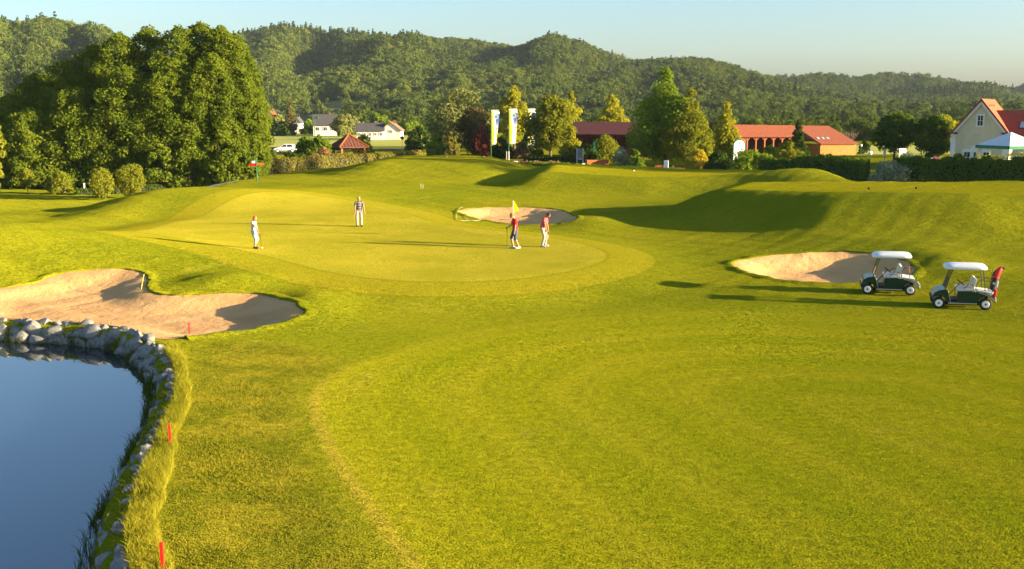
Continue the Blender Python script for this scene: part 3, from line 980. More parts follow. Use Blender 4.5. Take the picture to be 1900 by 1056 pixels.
for i, (px, top, wpx, d, lab, shp) in enumerate([
        (48, 311, 27, 106, 'small clipped shrub on a bare stem beside the pale path', 'round'),
        (113, 317, 42, 105, 'upright bushy shrub between the two white posts', 'dome'),
        (92, 326, 16, 106, 'tiny shrub left of the bushy shrub at the white posts', 'oval'),
        (186, 310, 47, 98, 'round clipped shrub, left of the two big balls by the grove', 'round'),
        (240, 303, 54, 100, 'round clipped shrub, right and larger of the two big balls by the grove', 'round')]):
    pl('clipped_shrub', px, top, wpx, d, 'lf_shrub', lab, 'shrub', 'clipped shrubs left of the green', shp, 80 + i, nl=[700, 1100, 300, 2200, 2600][i], leaf=0.085, nc=[20, 26, 10, 60, 60][i], crad=0.17, base=[0.3, 0.1, 0.05, 0.05, 0.05][i], fill=0.5, stems=3, trunk=0.012, parts=('foliage', 'stems'))

T = [ # name, px, top, width px, depth, leaf, label, cat, shape, leaves, extra
 ('willow_tree', 850, 163, 125, 193, 'lf_olive', 'broad grey green willow behind the dark red shrub', 'tree', 'dome', 4200, dict(nc=90, crad=0.15, base=0.06)),
 ('copper_tree', 882, 196, 66, 164, 'lf_brown', 'brownish leafed tree in front of the willow', 'tree', 'round', 2200, dict(nc=50, base=0.1)),
 ('purple_shrub', 893, 232, 34, 160, 'lf_red', 'dark red leafed shrub left of the first banner', 'shrub', 'oval', 1100, dict(nc=26, base=0.03, stems=3)),
 ('juniper', 836, 243, 30, 158, 'lf_hedge', 'brownish green upright juniper left of the red shrub', 'shrub', 'poplar', 900, dict(nc=24, base=0.02)),
 ('dark_bush', 778, 234, 50, 170, 'lf_dark', 'dark bush at the far end of the brown hedge', 'bush', 'dome', 1300, dict(nc=28, base=0.03, stems=3)),
 ('leafy_bush', 808, 250, 44, 163, 'lf_green', 'mid green bush right of the dark bush', 'bush', 'dome', 1100, dict(nc=26, base=0.03, stems=3)),
 ('lime_tree', 954, 157, 56, 190, 'lf_lime', 'yellow green tree rising behind the middle banner', 'tree', 'oval', 2200, dict(nc=46, base=0.15)),
 ('ash_tree', 1022, 176, 84, 160, 'lf_shrub', 'round crowned sunlit tree just right of the banners', 'tree', 'round', 4200, dict(nc=80, crad=0.16, base=0.17)),
 ('poplar_tree', 1060, 168, 44, 200, 'lf_lime', 'yellow poplar peeping out behind the round crowned tree', 'tree', 'poplar', 1900, dict(nc=44, base=0.1)),
 ('poplar_tree', 1136, 174, 64, 205, 'lf_lime', 'bright yellow poplar standing behind the shaded red roof', 'tree', 'poplar', 2100, dict(nc=44, base=0.1)),
 ('weeping_bush', 1060, 234, 46, 156, 'lf_lime', 'yellow drooping bush right of the round crowned tree', 'bush', 'poplar', 1300, dict(nc=30, base=0.05, stems=3)),
 ('maple_tree', 1236, 126, 128, 142, 'lf_green', 'tallest tree in the middle, behind the white marker', 'tree', 'poplar', 7500, dict(nc=60, crad=0.20, base=0.07)),
 ('maple_tree', 1282, 160, 80, 139, 'lf_shrub', 'second peak tree leaning right against the tallest tree', 'tree', 'poplar', 4200, dict(nc=42, crad=0.21, base=0.09)),
 ('birch_tree', 1349, 186, 72, 156, 'lf_lime', 'yellow green tree right of the tallest tree', 'tree', 'cone', 3000, dict(nc=60, crad=0.2, base=0.05)),
 ('forsythia', 1296, 277, 44, 131, 'lf_yellow', 'golden yellow shrub right of the white marker', 'shrub', 'dome', 900, dict(nc=26, base=0.03, stems=3)),
 ('dense_bush', 1336, 284, 54, 128, 'lf_dark', 'dark bush right of the golden shrub', 'bush', 'dome', 1300, dict(nc=30, base=0.02, stems=3)),
 ('dense_bush', 1396, 281, 86, 124, 'lf_green', 'broad green bush below the white arched sign', 'bush', 'dome', 2200, dict(nc=44, base=0.02, stems=4)),
 ('light_bush', 1462, 264, 66, 138, 'lf_shrub', 'sunlit bush in front of the orange arcade', 'bush', 'dome', 1600, dict(nc=36, base=0.02, stems=3)),
 ('light_bush', 1430, 268, 40, 142, 'lf_green', 'small leafy bush right of the white arched sign', 'bush', 'dome', 900, dict(nc=22, base=0.02, stems=3)),
 ('spruce_tree', 1483, 221, 42, 165, 'lf_dark', 'dark spruce standing before the long red roof', 'tree', 'cone', 1700, dict(nc=44, base=0.03)),
 ('round_tree', 1664, 205, 78, 150, 'lf_border', 'dark round tree, left of the pair beside the pale house', 'tree', 'round', 2800, dict(nc=60, base=0.2, crad=0.15)),
 ('round_tree', 1733, 212, 76, 148, 'lf_border', 'dark round tree, right of the pair beside the pale house', 'tree', 'round', 2800, dict(nc=60, base=0.12, crad=0.15)),
 ('sunny_tree', 1752, 212, 60, 168, 'lf_lime', 'yellow lit tree crown behind the right dark round tree', 'tree', 'round', 2000, dict(nc=44, base=0.1)),
 ('small_bush', 1604, 263, 24, 180, 'lf_dark', 'small dark bush by the right end of the orange building', 'bush', 'dome', 500, dict(nc=14, base=0.02, stems=3)),
 ('spiraea', 1655, 300, 70, 112, 'lf_grey', 'grey green flowering spiraea arching out of the right hedge', 'shrub', 'dome', 1800, dict(nc=34, base=0.02, stems=4)),
 ('pale_shrub', 1690, 285, 60, 121, 'lf_grey', 'pale blossoming shrub behind the right hedge', 'shrub', 'dome', 1000, dict(nc=26, base=0.02, stems=4)),
 ('silver_shrub', 1152, 272, 30, 140, 'lf_grey', 'silvery drooping shrub left of the tallest tree', 'shrub', 'oval', 700, dict(nc=20, base=0.03, stems=3)),
 ('clipped_bush', 1180, 277, 28, 138, 'lf_green', 'dark clipped bush at the left foot of the tallest tree', 'bush', 'dome', 700, dict(nc=20, base=0.02, stems=3)),
 ('garden_bush', 1122, 251, 62, 152, 'lf_shrub', 'sunlit bush below the shaded red roof', 'bush', 'dome', 1700, dict(nc=36, base=0.02, stems=3)),
 ('garden_bush', 1085, 268, 50, 150, 'lf_dark', 'dark bush behind the grey notice board', 'bush', 'dome', 1100, dict(nc=24, base=0.02, stems=3)),
 ('garden_bush', 932, 255, 50, 165, 'lf_dark', 'dark bush between the first two banners', 'bush', 'dome', 1200, dict(nc=26, base=0.02, stems=3)),
 ('garden_bush', 968, 262, 30, 163, 'lf_pink', 'pinkish bush right of the middle banner', 'bush', 'dome', 800, dict(nc=20, base=0.02, stems=3)),
 ('garden_bush', 984, 245, 40, 172, 'lf_dark', 'dark bush behind the third banner', 'bush', 'dome', 1100, dict(nc=24, base=0.02, stems=3)),
 ('roadside_bush', 568, 252, 42, 150, 'lf_green', 'dark green bush right of the white car', 'bush', 'dome', 1200, dict(nc=26, base=0.02, stems=3)),
 ('roadside_bush', 592, 250, 46, 148, 'lf_green', 'leafy bush left of the red roofed pavilion', 'bush', 'dome', 1300, dict(nc=28, base=0.02, stems=3)),
 ('roadside_bush', 600, 276, 50, 136, 'lf_pink', 'pinkish bush in front of the pavilion', 'bush', 'dome', 1000, dict(nc=24, base=0.02, stems=3)),
 ('roadside_bush', 672, 249, 42, 168, 'lf_lime', 'yellow bush behind the pavilion on its right', 'bush', 'dome', 1000, dict(nc=24, base=0.02, stems=3)),
 ('roadside_bush', 510, 295, 46, 126, 'lf_lime', 'low yellow bush at the left end of the brown hedge', 'bush', 'dome', 900, dict(nc=22, base=0.02, stems=3)),
 ('roadside_bush', 545, 283, 50, 131, 'lf_dark', 'low dark bush behind the brown hedge', 'bush', 'dome', 1100, dict(nc=24, base=0.02, stems=3)),
 ('roadside_bush', 478, 266, 36, 127, 'lf_dark', 'dark bush left of the white car', 'bush', 'dome', 1000, dict(nc=22, base=0.02, stems=3)),
 ('thin_conifer', 537, 186, 26, 300, 'lf_brown', 'thin brownish conifer among the far gardens', 'tree', 'cone', 700, dict(nc=26, base=0.03)),
 ('village_tree', 510, 212, 46, 310, 'lf_olive', 'pale tree in front of the orange roofed far house', 'tree', 'round', 900, dict(nc=22, base=0.05)),
 ('village_tree', 524, 226, 50, 300, 'lf_dark', 'dark bush row below the thin conifer', 'tree', 'dome', 900, dict(nc=22, base=0.02)),
 ('village_tree', 575, 222, 34, 320, 'lf_green', 'small tree left of the dark roofed white house', 'tree', 'dome', 700, dict(nc=18, base=0.02)),
 ('village_tree', 637, 211, 40, 290, 'lf_olive', 'tree between the two white far houses', 'tree', 'round', 900, dict(nc=22, base=0.05)),
 ('village_tree', 658, 214, 34, 315, 'lf_olive', 'pale tree behind the long white house', 'tree', 'round', 700, dict(nc=20, base=0.05)),
 ('village_tree', 702, 212, 36, 340, 'lf_green', 'green tree behind the ridge of the long white house', 'tree', 'round', 700, dict(nc=20, base=0.05)),
 ('village_tree', 762, 226, 40, 330, 'lf_green', 'tree right of the long white house', 'tree', 'round', 700, dict(nc=20, base=0.05)),
]
for i, (nm, px, top, wpx, d, lf, lab, cat, shp, nl, kw) in enumerate(T):
    pr = ('crown', 'trunk') if cat == 'tree' else ('foliage', 'stems')
    pl(nm, px, top, wpx, d, lf, lab, cat, None, shp, 200 + i, nl=int(nl * 1.2), parts=pr, fill=0.06, **kw)

for i, (x_, y_, h_) in enumerate(((57, 99.5, 19.0), (64, 103, 21.0))):
    plant('tall_tree', (x_, y_, 0), h_, 11, M['lf_green'], ['tall tree beyond the right edge of the picture, nearer one', 'tall tree beyond the right edge of the picture, farther one'][i], 'tree', None, 'oval', 300 + i, nl=7000, leaf=0.24, nc=80, crad=0.16, base=0.1)

# the bare tree at the right end of the long building
def bare_tree(px, top, wpx, d, label):
    loc, h = place(px, top, d)
    wd = wpx / FPX * d
    r_ = random.Random(5)
    root = empty('bare_tree', loc)
    tr = MB(); tr.tube([(0, 0, -0.1), (0.05, 0, h * 0.25), (0, 0, h * 0.5)], [0.16, 0.12, 0.07], 7)
    tr.build('trunk', M['bark'], root, True)
    br = MB()
    for k in range(26):
        a = r_.random() * 6.28; q = r_.uniform(0.15, 0.5)
        e = Vector((math.cos(a) * wd * 0.5 * r_.uniform(0.2, 1), math.sin(a) * wd * 0.5, h * r_.uniform(0.65, 1)))
        m = Vector((e.x * 0.45, e.y * 0.45, h * (q * 0.5 + 0.3)))
        br.tube([(0, 0, h * q), m, e], [0.05, 0.035, 0.012], 4)
        for j in range(3):
            e2 = m.lerp(e, 0.5) + Vector((r_.uniform(-1, 1), r_.uniform(-1, 1), r_.uniform(0.2, 1.2))) * wd * 0.13
            br.tube([m.lerp(e, 0.3), e2], [0.025, 0.01], 4)
    br.build('crown', M['barkpale'], root, True)
    tag(root, label, 'tree')
M['barkpale'] = plain('bark_pale', (0.16, 0.115, 0.075), 0.9, 0.3, 3.0)
bare_tree(1578, 236, 44, 190, 'leafless small tree at the right end of the orange building')

# hedges
def hp(lst): return [(atd(px, 0, d).x, d) for px, d in lst]
hedge('long_hedge', hp([(468, 117), (540, 124), (620, 133), (700, 144), (782, 158)]), 0.9, [1.55, 1.5, 1.5, 1.5, 1.45], M['lf_hedge'], 'long brown leafed beech hedge running uphill to the right', n=6500, leaf=0.14, seed=4, rag=0.1)
hedge('low_hedge', hp([(118, 104), (200, 106), (300, 110), (400, 114), (470, 117)]), 0.8, 0.55, M['lf_dark'], 'low dark hedge running along the path behind the round shrubs', n=2400, leaf=0.11, seed=5)
hedge('low_hedge', hp([(985, 136), (1100, 133), (1170, 131), (1242, 128)]), 1.0, 0.48, M['lf_green'], 'low clipped hedge along the back of the middle tee', n=2600, leaf=0.12, seed=6)
hedge('low_hedge', hp([(795, 150), (880, 148), (930, 146)]), 0.9, 0.6, M['lf_hedge'], 'low reddish hedge below the first banner', n=1200, leaf=0.12, seed=7)
hedge('low_hedge', hp([(975, 150), (1060, 150), (1090, 149)]), 0.9, 0.9, M['lf_dark'], 'low dark hedge at the foot of the round crowned tree', n=1200, leaf=0.13, seed=8)
hedge('low_hedge', hp([(935, 140), (985, 139), (1040, 138)]), 0.8, 0.65, M['lf_pink'], 'short reddish hedge right of the white plank marker', n=900, leaf=0.12, seed=9)
hedge('border_hedge', hp([(1425, 119), (1500, 117), (1560, 115), (1622, 113)]), 2.2, [2.0, 2.3, 2.35, 2.2], M['lf_border'], 'dark border hedge behind the crest of the mound, left of the spiraea', n=9000, leaf=0.15, seed=10, rag=0.24)
hedge('border_hedge', hp([(1680, 113), (1715, 112), (1748, 112)]), 2.0, [2.2, 2.35, 2.2], M['lf_border'], 'short dark piece of border hedge right of the spiraea', n=4200, leaf=0.15, seed=11, rag=0.12)
hedge('border_hedge', hp([(1752, 112), (1830, 111), (1900, 110), (2060, 108)]), 2.0, [2.25, 2.4, 2.4, 2.4], M['lf_border'], 'long dark border hedge in front of the pale house', n=11000, leaf=0.15, seed=12, rag=0.18)
hedge('sunlit_hedge_top', hp([(1765, 114.5), (1830, 113.5), (1900, 112.5), (2060, 110.5)]), 1.0, [2.5, 2.6, 2.6, 2.6], M['lf_lime'], 'yellow shoots coloured as sunlit along the top of the hedge before the pale house', n=1500, leaf=0.15, seed=13, rag=0.22)  # lime leaves put the sun on the hedge top into the colour
# ------------------------------------------------------------------ the evening air
hz = bpy.data.meshes.new('haze')
hb = MB(); hb.box((300, 980, 64), (4300, 2700, 136))
hzo = hb.build('haze', None)
tag(hzo, 'thin evening haze over the valley', 'haze', kind='stuff')
t = NT('evening_haze')
pv = t.n('ShaderNodeVolumePrincipled', {'Color': (0.66, 0.80, 1.0, 1), 'Density': 0.000045, 'Anisotropy': 0.0})
t.t.links.new(pv.outputs[0], t.out.inputs['Volume'])
hzo.data.materials.append(t.m)
# ------------------------------------------------------------------ materials of built things
M['plaster'] = plain('cream_plaster', (0.60, 0.52, 0.36), 0.85, 0.07, 1.2, bump=0.15, bscale=25)
M['trim'] = plain('white_trim', (0.72, 0.72, 0.70), 0.7, 0.06, 2.0)
M['white'] = plain('white_paint', (0.78, 0.77, 0.74), 0.5, 0.06, 4.0)
M['wallwhite'] = plain('white_wall', (0.50, 0.48, 0.44), 0.85, 0.08, 0.8)
M['orange_wood'] = plain('orange_wood', (0.32, 0.075, 0.007), 0.65, 0.22, 2.5)
M['yellow_wood'] = plain('yellow_wood', (0.42, 0.145, 0.008), 0.65, 0.18, 2.5)
M['dark_wood'] = plain('dark_wood', (0.085, 0.030, 0.014), 0.7, 0.3, 3.0)
M['glass'] = plain('window_glass', (0.02, 0.025, 0.03), 0.08, 0.2, 1.0, spec=0.6)
M['darkint'] = plain('dark_inside', (0.012, 0.010, 0.009), 0.9, 0.3, 2.0)
M['black'] = plain('black_rubber', (0.014, 0.014, 0.015), 0.7, 0.3, 8.0)
M['blacksteel'] = plain('black_steel', (0.02, 0.02, 0.021), 0.4, 0.2, 8.0, spec=0.5)
M['steel'] = plain('brushed_steel', (0.55, 0.55, 0.56), 0.3, 0.1, 8.0, metal=1.0)
M['green_post'] = plain('green_post', (0.015, 0.11, 0.045), 0.5, 0.2, 4.0)
M['red_paint'] = plain('red_paint', (0.60, 0.015, 0.010), 0.45, 0.15, 5.0)
M['grey_board'] = plain('grey_board', (0.20, 0.21, 0.20), 0.7, 0.12, 2.0)

def tile_mat(name, c1, c2, sx=3.0, sy=3.0, axis='Z'):
    t = NT(name)
    o = t.obj()
    wv = t.n('ShaderNodeTexWave', {'Vector': o, 'Scale': sx, 'Distortion': 0.4, 'Detail': 1.0}, bands_direction=axis, wave_profile='SAW')
    nz = t.noise(2.2, 4, 0.7, o).outputs[0]
    c = t.mix(t.ramp(nz, 0.3, 0.7), c1, c2)
    c = t.mix(t.math('MULTIPLY', wv.outputs['Fac'], 0.3), c, tuple(q * 0.55 for q in c1))
    t.principled(Base_Color=c, Roughness=0.85, Normal=t.bump(wv.outputs['Fac'], 0.5, 0.04))
    return t.m
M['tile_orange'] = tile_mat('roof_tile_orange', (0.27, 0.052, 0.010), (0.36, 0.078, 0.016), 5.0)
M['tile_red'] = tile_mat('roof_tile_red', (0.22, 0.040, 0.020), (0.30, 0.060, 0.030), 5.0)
M['tile_dark'] = tile_mat('roof_tile_dark', (0.045, 0.042, 0.045), (0.075, 0.068, 0.066), 2.0)
M['tile_brown'] = tile_mat('roof_tile_brown', (0.16, 0.085, 0.05), (0.22, 0.12, 0.07), 2.0)

def slab(a, b, c, d, th):
    """roof slab from four corners, thickness downwards"""
    mb = MB()
    V = [Vector(q) for q in (a, b, c, d)]
    W = [v - Vector((0, 0, th)) for v in V]
    mb.add(V + W, [(0, 1, 2, 3), (7, 6, 5, 4), (0, 4, 5, 1), (1, 5, 6, 2), (2, 6, 7, 3), (3, 7, 4, 0)])
    return mb

def gable_roof(root, x0, x1, w, eave, ridge, mat, over=0.35, gov=0.3, th=0.14):
    """two slopes over a ridge along local x; each slope its own part"""
    sl = (ridge - eave) / w
    out = []
    for s_ in (-1, 1):
        a = (x0 - gov, s_ * (w + over), eave - over * sl + th); b = (x1 + gov, s_ * (w + over), eave - over * sl + th)
        c = (x1 + gov, 0, ridge + th); d = (x0 - gov, 0, ridge + th)
        out.append(slab(*((a, b, c, d) if s_ < 0 else (d, c, b, a)), th).build('roof_slope', mat, root))
    return out

def window(root, c, w_, h_, nx_=2, ny_=2, axis='x', out=-1, frame=None, name='window', fr=0.08, dep=0.12):
    """a window on a wall facing local -x (axis x) or -y (axis y): frame with bars, pane set back"""
    mb = MB()
    def B(u, z, su, sz, d0, th):
        if axis == 'x': mb.box((c[0] + out * d0, c[1] + u, c[2] + z), (th, su, sz))
        else: mb.box((c[0] + u, c[1] + out * d0, c[2] + z), (su, th, sz))
    B(0, h_ / 2 - fr / 2, w_, fr, 0.03, dep); B(0, -h_ / 2 + fr / 2, w_, fr, 0.03, dep)
    B(w_ / 2 - fr / 2, 0, fr, h_ - 2 * fr, 0.03, dep); B(-w_ / 2 + fr / 2, 0, fr, h_ - 2 * fr, 0.03, dep)
    for i in range(1, nx_): B(-w_ / 2 + w_ * i / nx_, 0, fr * 0.5, h_ - 2 * fr, 0.03, dep * 0.6)
    for j in range(1, ny_): B(0, -h_ / 2 + h_ * j / ny_, w_ - 2 * fr, fr * 0.5, 0.028, dep * 0.6)
    f = mb.build(name, frame or M['trim'], root)
    pn = MB()
    s_ = 0.02
    if axis == 'x': pn.box((c[0] + out * s_, c[1], c[2]), (0.02, w_ - fr, h_ - fr))
    else: pn.box((c[0], c[1] + out * s_, c[2]), (w_ - fr, 0.02, h_ - fr))
    pn.build('pane', M['glass'], f)
    return f

# ---- the pale club house on the right
def club_house():
    d = 133.0
    ap = atd(1822, 183, d)
    root = empty('club_house', (ap.x, d, 0), R(60))
    W, L, EV, RD = 3.25, 13.0, 4.5, ap.z - 0.15
    mb = MB()
    mb.prism([(-W, -0.3), (W, -0.3), (W, EV), (0, RD), (-W, EV)], 0, 0.0, L)
    mb.build('wall', M['plaster'], root)
    gable_roof(root, 0, L, W, EV, RD, M['tile_orange'], 0.45, 0.35)
    # rake boards and gable moulding
    sl = math.atan2(RD - EV, W)
    ln = math.hypot(RD - EV, W)
    for s_ in (-1, 1):
        b = MB()
        b.box((-0.16, s_ * W / 2, (EV + RD) / 2 - 0.24), (0.3, ln, 0.34), (s_ * -sl, 0, 0))
        b.build('gable_moulding', M['trim'], root)
        b = MB(); b.box((-0.37, s_ * (W / 2 + 0.12), (EV + RD) / 2 - 0.13), (0.06, ln + 0.5, 0.2), (s_ * -sl, 0, 0))
        b.build('verge_board', M['tile_red'], root)
        p = MB(); p.box((-0.04, s_ * (W - 0.28), EV / 2 - 0.15), (0.14, 0.56, EV)); p.box((-0.10, s_ * (W - 0.28), EV - 0.25), (0.22, 0.72, 0.22))
        p.build('corner_pilaster', M['trim'], root)
        e = MB(); e.box((-0.28, s_ * (W - 0.1), EV + 0.02), (0.5, 1.3, 0.12), (0, R(14), 0))
        e.build('eave_return', M['tile_red'], root)
    f = MB(); f.box((-0.02, 0, EV + 1.55), (0.10, 0.98, 1.62)); f.build('window_surround', M['trim'], root)
    window(root, (-0.08, 0, EV + 1.55), 0.74, 1.36, 2, 2)
    # the triple window with an arched panel over its middle
    s = MB()
    s.box((-0.02, 0.15, 1.62), (0.10, 3.3, 1.9))
    n = 10
    s.prism([(0.15 + 0.72 * math.cos(math.pi * k / n), 2.572 + 0.55 * math.sin(math.pi * k / n)) for k in range(n + 1)], 0, -0.07, 0.0)
    s.build('window_surround', M['trim'], root)
    for yy in (1.25, 0.15, -0.95):
        window(root, (-0.08, yy, 1.55), 0.82, 1.5, 2, 2, frame=M['trim'])
    # wing towards the right: its shaded slope carries the roof lights
    wg = MB()
    wx0, wx1, rz_ = 0.3, 9.9, 7.3
    wc = (wx0 + wx1) / 2
    wg.prism([(wx0 + 0.4, -0.3), (wx1 - 0.4, -0.3), (wx1 - 0.4, 4.1), (wc, rz_ - 0.25), (wx0 + 0.4, 4.1)], 1, -12.0, -W - 0.02)
    wg.build('wing_wall', M['plaster'], root)
    slab((wx0, -12.3, 4.12), (wc, -12.3, rz_), (wc, -0.4, rz_), (wx0, -W + 0.6, 4.12), 0.14).build('wing_roof', M['tile_red'], root)  # darker red tile puts the shade of this slope into its colour
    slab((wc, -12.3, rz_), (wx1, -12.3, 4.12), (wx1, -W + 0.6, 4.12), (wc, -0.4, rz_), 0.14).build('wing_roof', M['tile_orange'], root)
    a = math.atan2(rz_ - 4.12, wc - wx0)
    for yy in (-4.6, -6.1, -7.6):
        q = 0.42
        c = (wx0 + (wc - wx0) * q, yy, 4.12 + (rz_ - 4.12) * q + 0.05)
        k = MB(); k.box(c, (1.45, 0.85, 0.1), (0, -a, 0)); k = k.build('roof_light', M['tile_dark'], root)
        g = MB(); g.box((c[0], c[1], c[2] + 0.06), (1.25, 0.65, 0.04), (0, -a, 0)); g.build('pane', M['skyglass'], k)
    for xx in (2.0, 4.2, 6.4):
        v = MB(); yy = -0.7; zz = RD - (RD - EV) * 0.7 / W + 0.14
        v.box((xx, yy, zz + 0.06), (0.16, 0.14, 0.2)); v.build('roof_vent', M['tile_red'], root)
    tag(root, 'cream gabled house with orange tiled roof at the right edge', 'house')
M['skyglass'] = plain('roof_glass', (0.35, 0.40, 0.45), 0.15, 0.1, 1.0, spec=0.8)
club_house()

def marquee():
    d = 124.0
    p = atd(1876, 245, d)
    root = empty('marquee', (p.x, d, 0), R(20))
    h, a = 3.35, 2.55
    c = MB()
    c.add([(-a, -a, h), (a, -a, h), (a, a, h), (-a, a, h), (0, 0, p.z)], [(0, 1, 4), (1, 2, 4), (2, 3, 4), (3, 0, 4), (3, 2, 1, 0)])
    c.build('canopy', M['canvas'], root)
    v = MB()
    for (x, y, sx, sy) in ((0, -a - 0.015, 2 * a + 0.06, 0.03), (0, a + 0.015, 2 * a + 0.06, 0.03), (-a - 0.015, 0, 0.03, 2 * a), (a + 0.015, 0, 0.03, 2 * a)):
        v.box((x, y, h - 0.15), (sx, sy, 0.36))
    v.build('valance', M['green_cloth'], root)
    for x in (-1, 1):
        for y in (-1, 1):
            q = MB(); q.box((x * (a - 0.1), y * (a - 0.1), (h - 0.3) / 2), (0.1, 0.1, h - 0.3)); q = q.build('pole', M['steel'], root)
            k = MB()
            k.tube([(x * (a - 0.28), y * (a - 0.28), h - 0.32), (x * (a - 0.24), y * (a - 0.24), 1.6), (x * (a - 0.3), y * (a - 0.3), 0.02)], [0.26, 0.14, 0.22], 9)
            k.build('curtain', M['canvas'], root, True)
    tag(root, 'white canopy marquee with green valance beside the pale house', 'marquee')
M['canvas'] = plain('canvas', (0.62, 0.63, 0.62), 0.8, 0.06, 1.5)
M['green_cloth'] = plain('green_cloth', (0.010, 0.14, 0.075), 0.8, 0.12, 2.0)
marquee()

# ---- long range building: left half under a red roof coloured as shaded, right half an arcade with an end wing
def range_hall():
    d = 172.0
    a = atd(1058, 226, d + 2); b = atd(1250, 229, d - 4)
    rz = math.atan2(b.y - a.y, b.x - a.x)
    L = math.hypot(b.x - a.x, b.y - a.y)
    root = empty('range_hall', (a.x, a.y, 0), rz)
    RDz, EV, W = a.z, 3.55, 3.2
    slab((-0.3, -W - 0.5, EV), (L, -W - 0.5, EV), (L, 0, RDz), (-0.3, 0, RDz), 0.16).build('roof_slope', M['tile_shade'], root)
    slab((-0.3, 0, RDz), (L, 0, RDz), (L, W + 0.5, EV), (-0.3, W + 0.5, EV), 0.16).build('roof_slope', M['tile_shade'], root)
    m = MB(); m.box((L / 2, W * 0.6, EV / 2), (L, 0.2, EV)); m.build('back_wall', M['dark_wood'], root)
    m = MB(); m.prism([(-W, 0), (W, 0), (W, EV), (0, RDz - 0.2), (-W, EV)], 0, -0.05, 0.1); m.build('end_wall', M['dark_wood'], root)
    n = 6
    for i in range(n + 1):
        x = 0.25 + (L - 0.4) * i / n
        m = MB(); m.box((x, -W, EV / 2 - 0.1), (0.2, 0.2, EV - 0.2))
        for s_ in (-1, 1): m.box((x + s_ * 0.45, -W, EV - 0.55), (1.1, 0.14, 0.14), (0, s_ * R(-42), 0))
        m.build('post', M['dark_wood'], root)
    m = MB(); m.box((L / 2, -W, EV - 0.2), (L, 0.24, 0.26)); m.build('beam', M['dark_wood'], root)
    m = MB(); m.box((L / 2, -W + 0.1, 0.75), (L, 0.1, 1.3)); m.build('rail_panel', M['red_wood'], root)
    tag(root, 'long open hall under a red roof coloured as shaded behind the middle trees', 'building')
M['tile_shade'] = tile_mat('roof_tile_red_shaded', (0.13, 0.030, 0.024), (0.17, 0.04, 0.03), 5.0)  # darker copy of the red roof tile, the hall's shade put into the colour
M['red_wood'] = plain('red_wood', (0.20, 0.035, 0.015), 0.7, 0.25, 2.0)
range_hall()

def arcade():
    d = 180.0
    a = atd(1352, 231, d); b = atd(1537, 238, d + 4)
    rz = math.atan2(b.y - a.y, b.x - a.x)
    L = math.hypot(b.x - a.x, b.y - a.y)
    root = empty('arcade_building', (a.x, a.y, 0), rz)
    RD, EV, W = a.z, 3.0, 3.0
    L1 = 11.8
    slab((0, -W - 0.5, EV), (L1, -W - 0.5, EV - 0.05), (L1, 0, RD - 0.2), (0, 0, RD), 0.15).build('roof_slope', M['tile_arc'], root)
    slab((0, 0, RD), (L, 0, RD - 0.3), (L + 0.6, W + 0.5, EV), (0, W + 0.5, EV), 0.15).build('roof_slope', M['tile_arc'], root)
    m = MB(); m.box((L1 / 2, 0.6, EV / 2), (L1, 0.2, EV)); m.build('back_wall', M['dark_wood'], root)
    m = MB(); m.box((0.9, -W + 0.05, EV / 2 - 0.1), (1.8, 0.15, EV - 0.2)); m.build('front_panel', M['orange_wood'], root)
    for i in range(7):
        x = 2.0 + i * 1.55
        m = MB(); m.box((x, -W, EV / 2 - 0.1), (0.2, 0.2, EV - 0.2))
        for s_ in (-1, 1): m.box((x + s_ * 0.3, -W, EV - 0.42), (0.75, 0.14, 0.13), (0, s_ * R(-42), 0))
        m.build('post', M['orange_wood'], root)
    m = MB(); m.box((L1 / 2, -W, EV - 0.12), (L1, 0.22, 0.24)); m.build('beam', M['orange_wood'], root)
    # wing coming forward at the right end
    X0, X1 = L1 + 0.02, L + 1.3
    yf = -W - 4.6
    m = MB(); m.box(((X0 + 1.0 + X1 - 0.25) / 2, (yf + 0.4 - W) / 2 + 0.6, 0.85), (X1 - X0 - 1.25, 5.6, 1.75)); m.build('wing_wall', M['yellow_wood'], root)
    sl = MB()
    V = [(X0, -W - 0.5, EV - 0.05), (X0 + 0.9, yf, 1.85), (X1, yf, 1.85), (L, -0.02, RD - 0.28), (X0, -0.02, RD - 0.2)]
    sl.add(V + [(x, y, z - 0.13) for x, y, z in V], [(0, 1, 2, 3, 4), (9, 8, 7, 6, 5), (0, 5, 6, 1), (1, 6, 7, 2), (2, 7, 8, 3), (3, 8, 9, 4), (4, 9, 5, 0)])
    w_ = sl.build('wing_roof', M['tile_arc'], root)
    for i in range(3):
        x = X0 + 1.6 + i * 0.85
        q = 0.30
        y = yf + (-0.02 - yf) * q; z = 1.85 + (RD - 0.25 - 1.85) * q
        k = MB(); k.box((x, y, z + 0.03), (0.5, 0.62, 0.08), (math.atan2(RD - 2.1, -yf), 0, 0)); k.build('roof_light', M['skyglass'], w_)
    m = MB(); m.box((X1 - 1.1, yf + 0.62, 0.75), (0.5, 0.06, 1.3)); m.build('door', M['dark_wood'], root)
    tag(root, 'orange timber arcade with red roof behind the sunlit bush', 'building')
M['tile_arc'] = tile_mat('roof_tile_arcade', (0.21, 0.050, 0.015), (0.28, 0.068, 0.020), 5.0)
arcade()

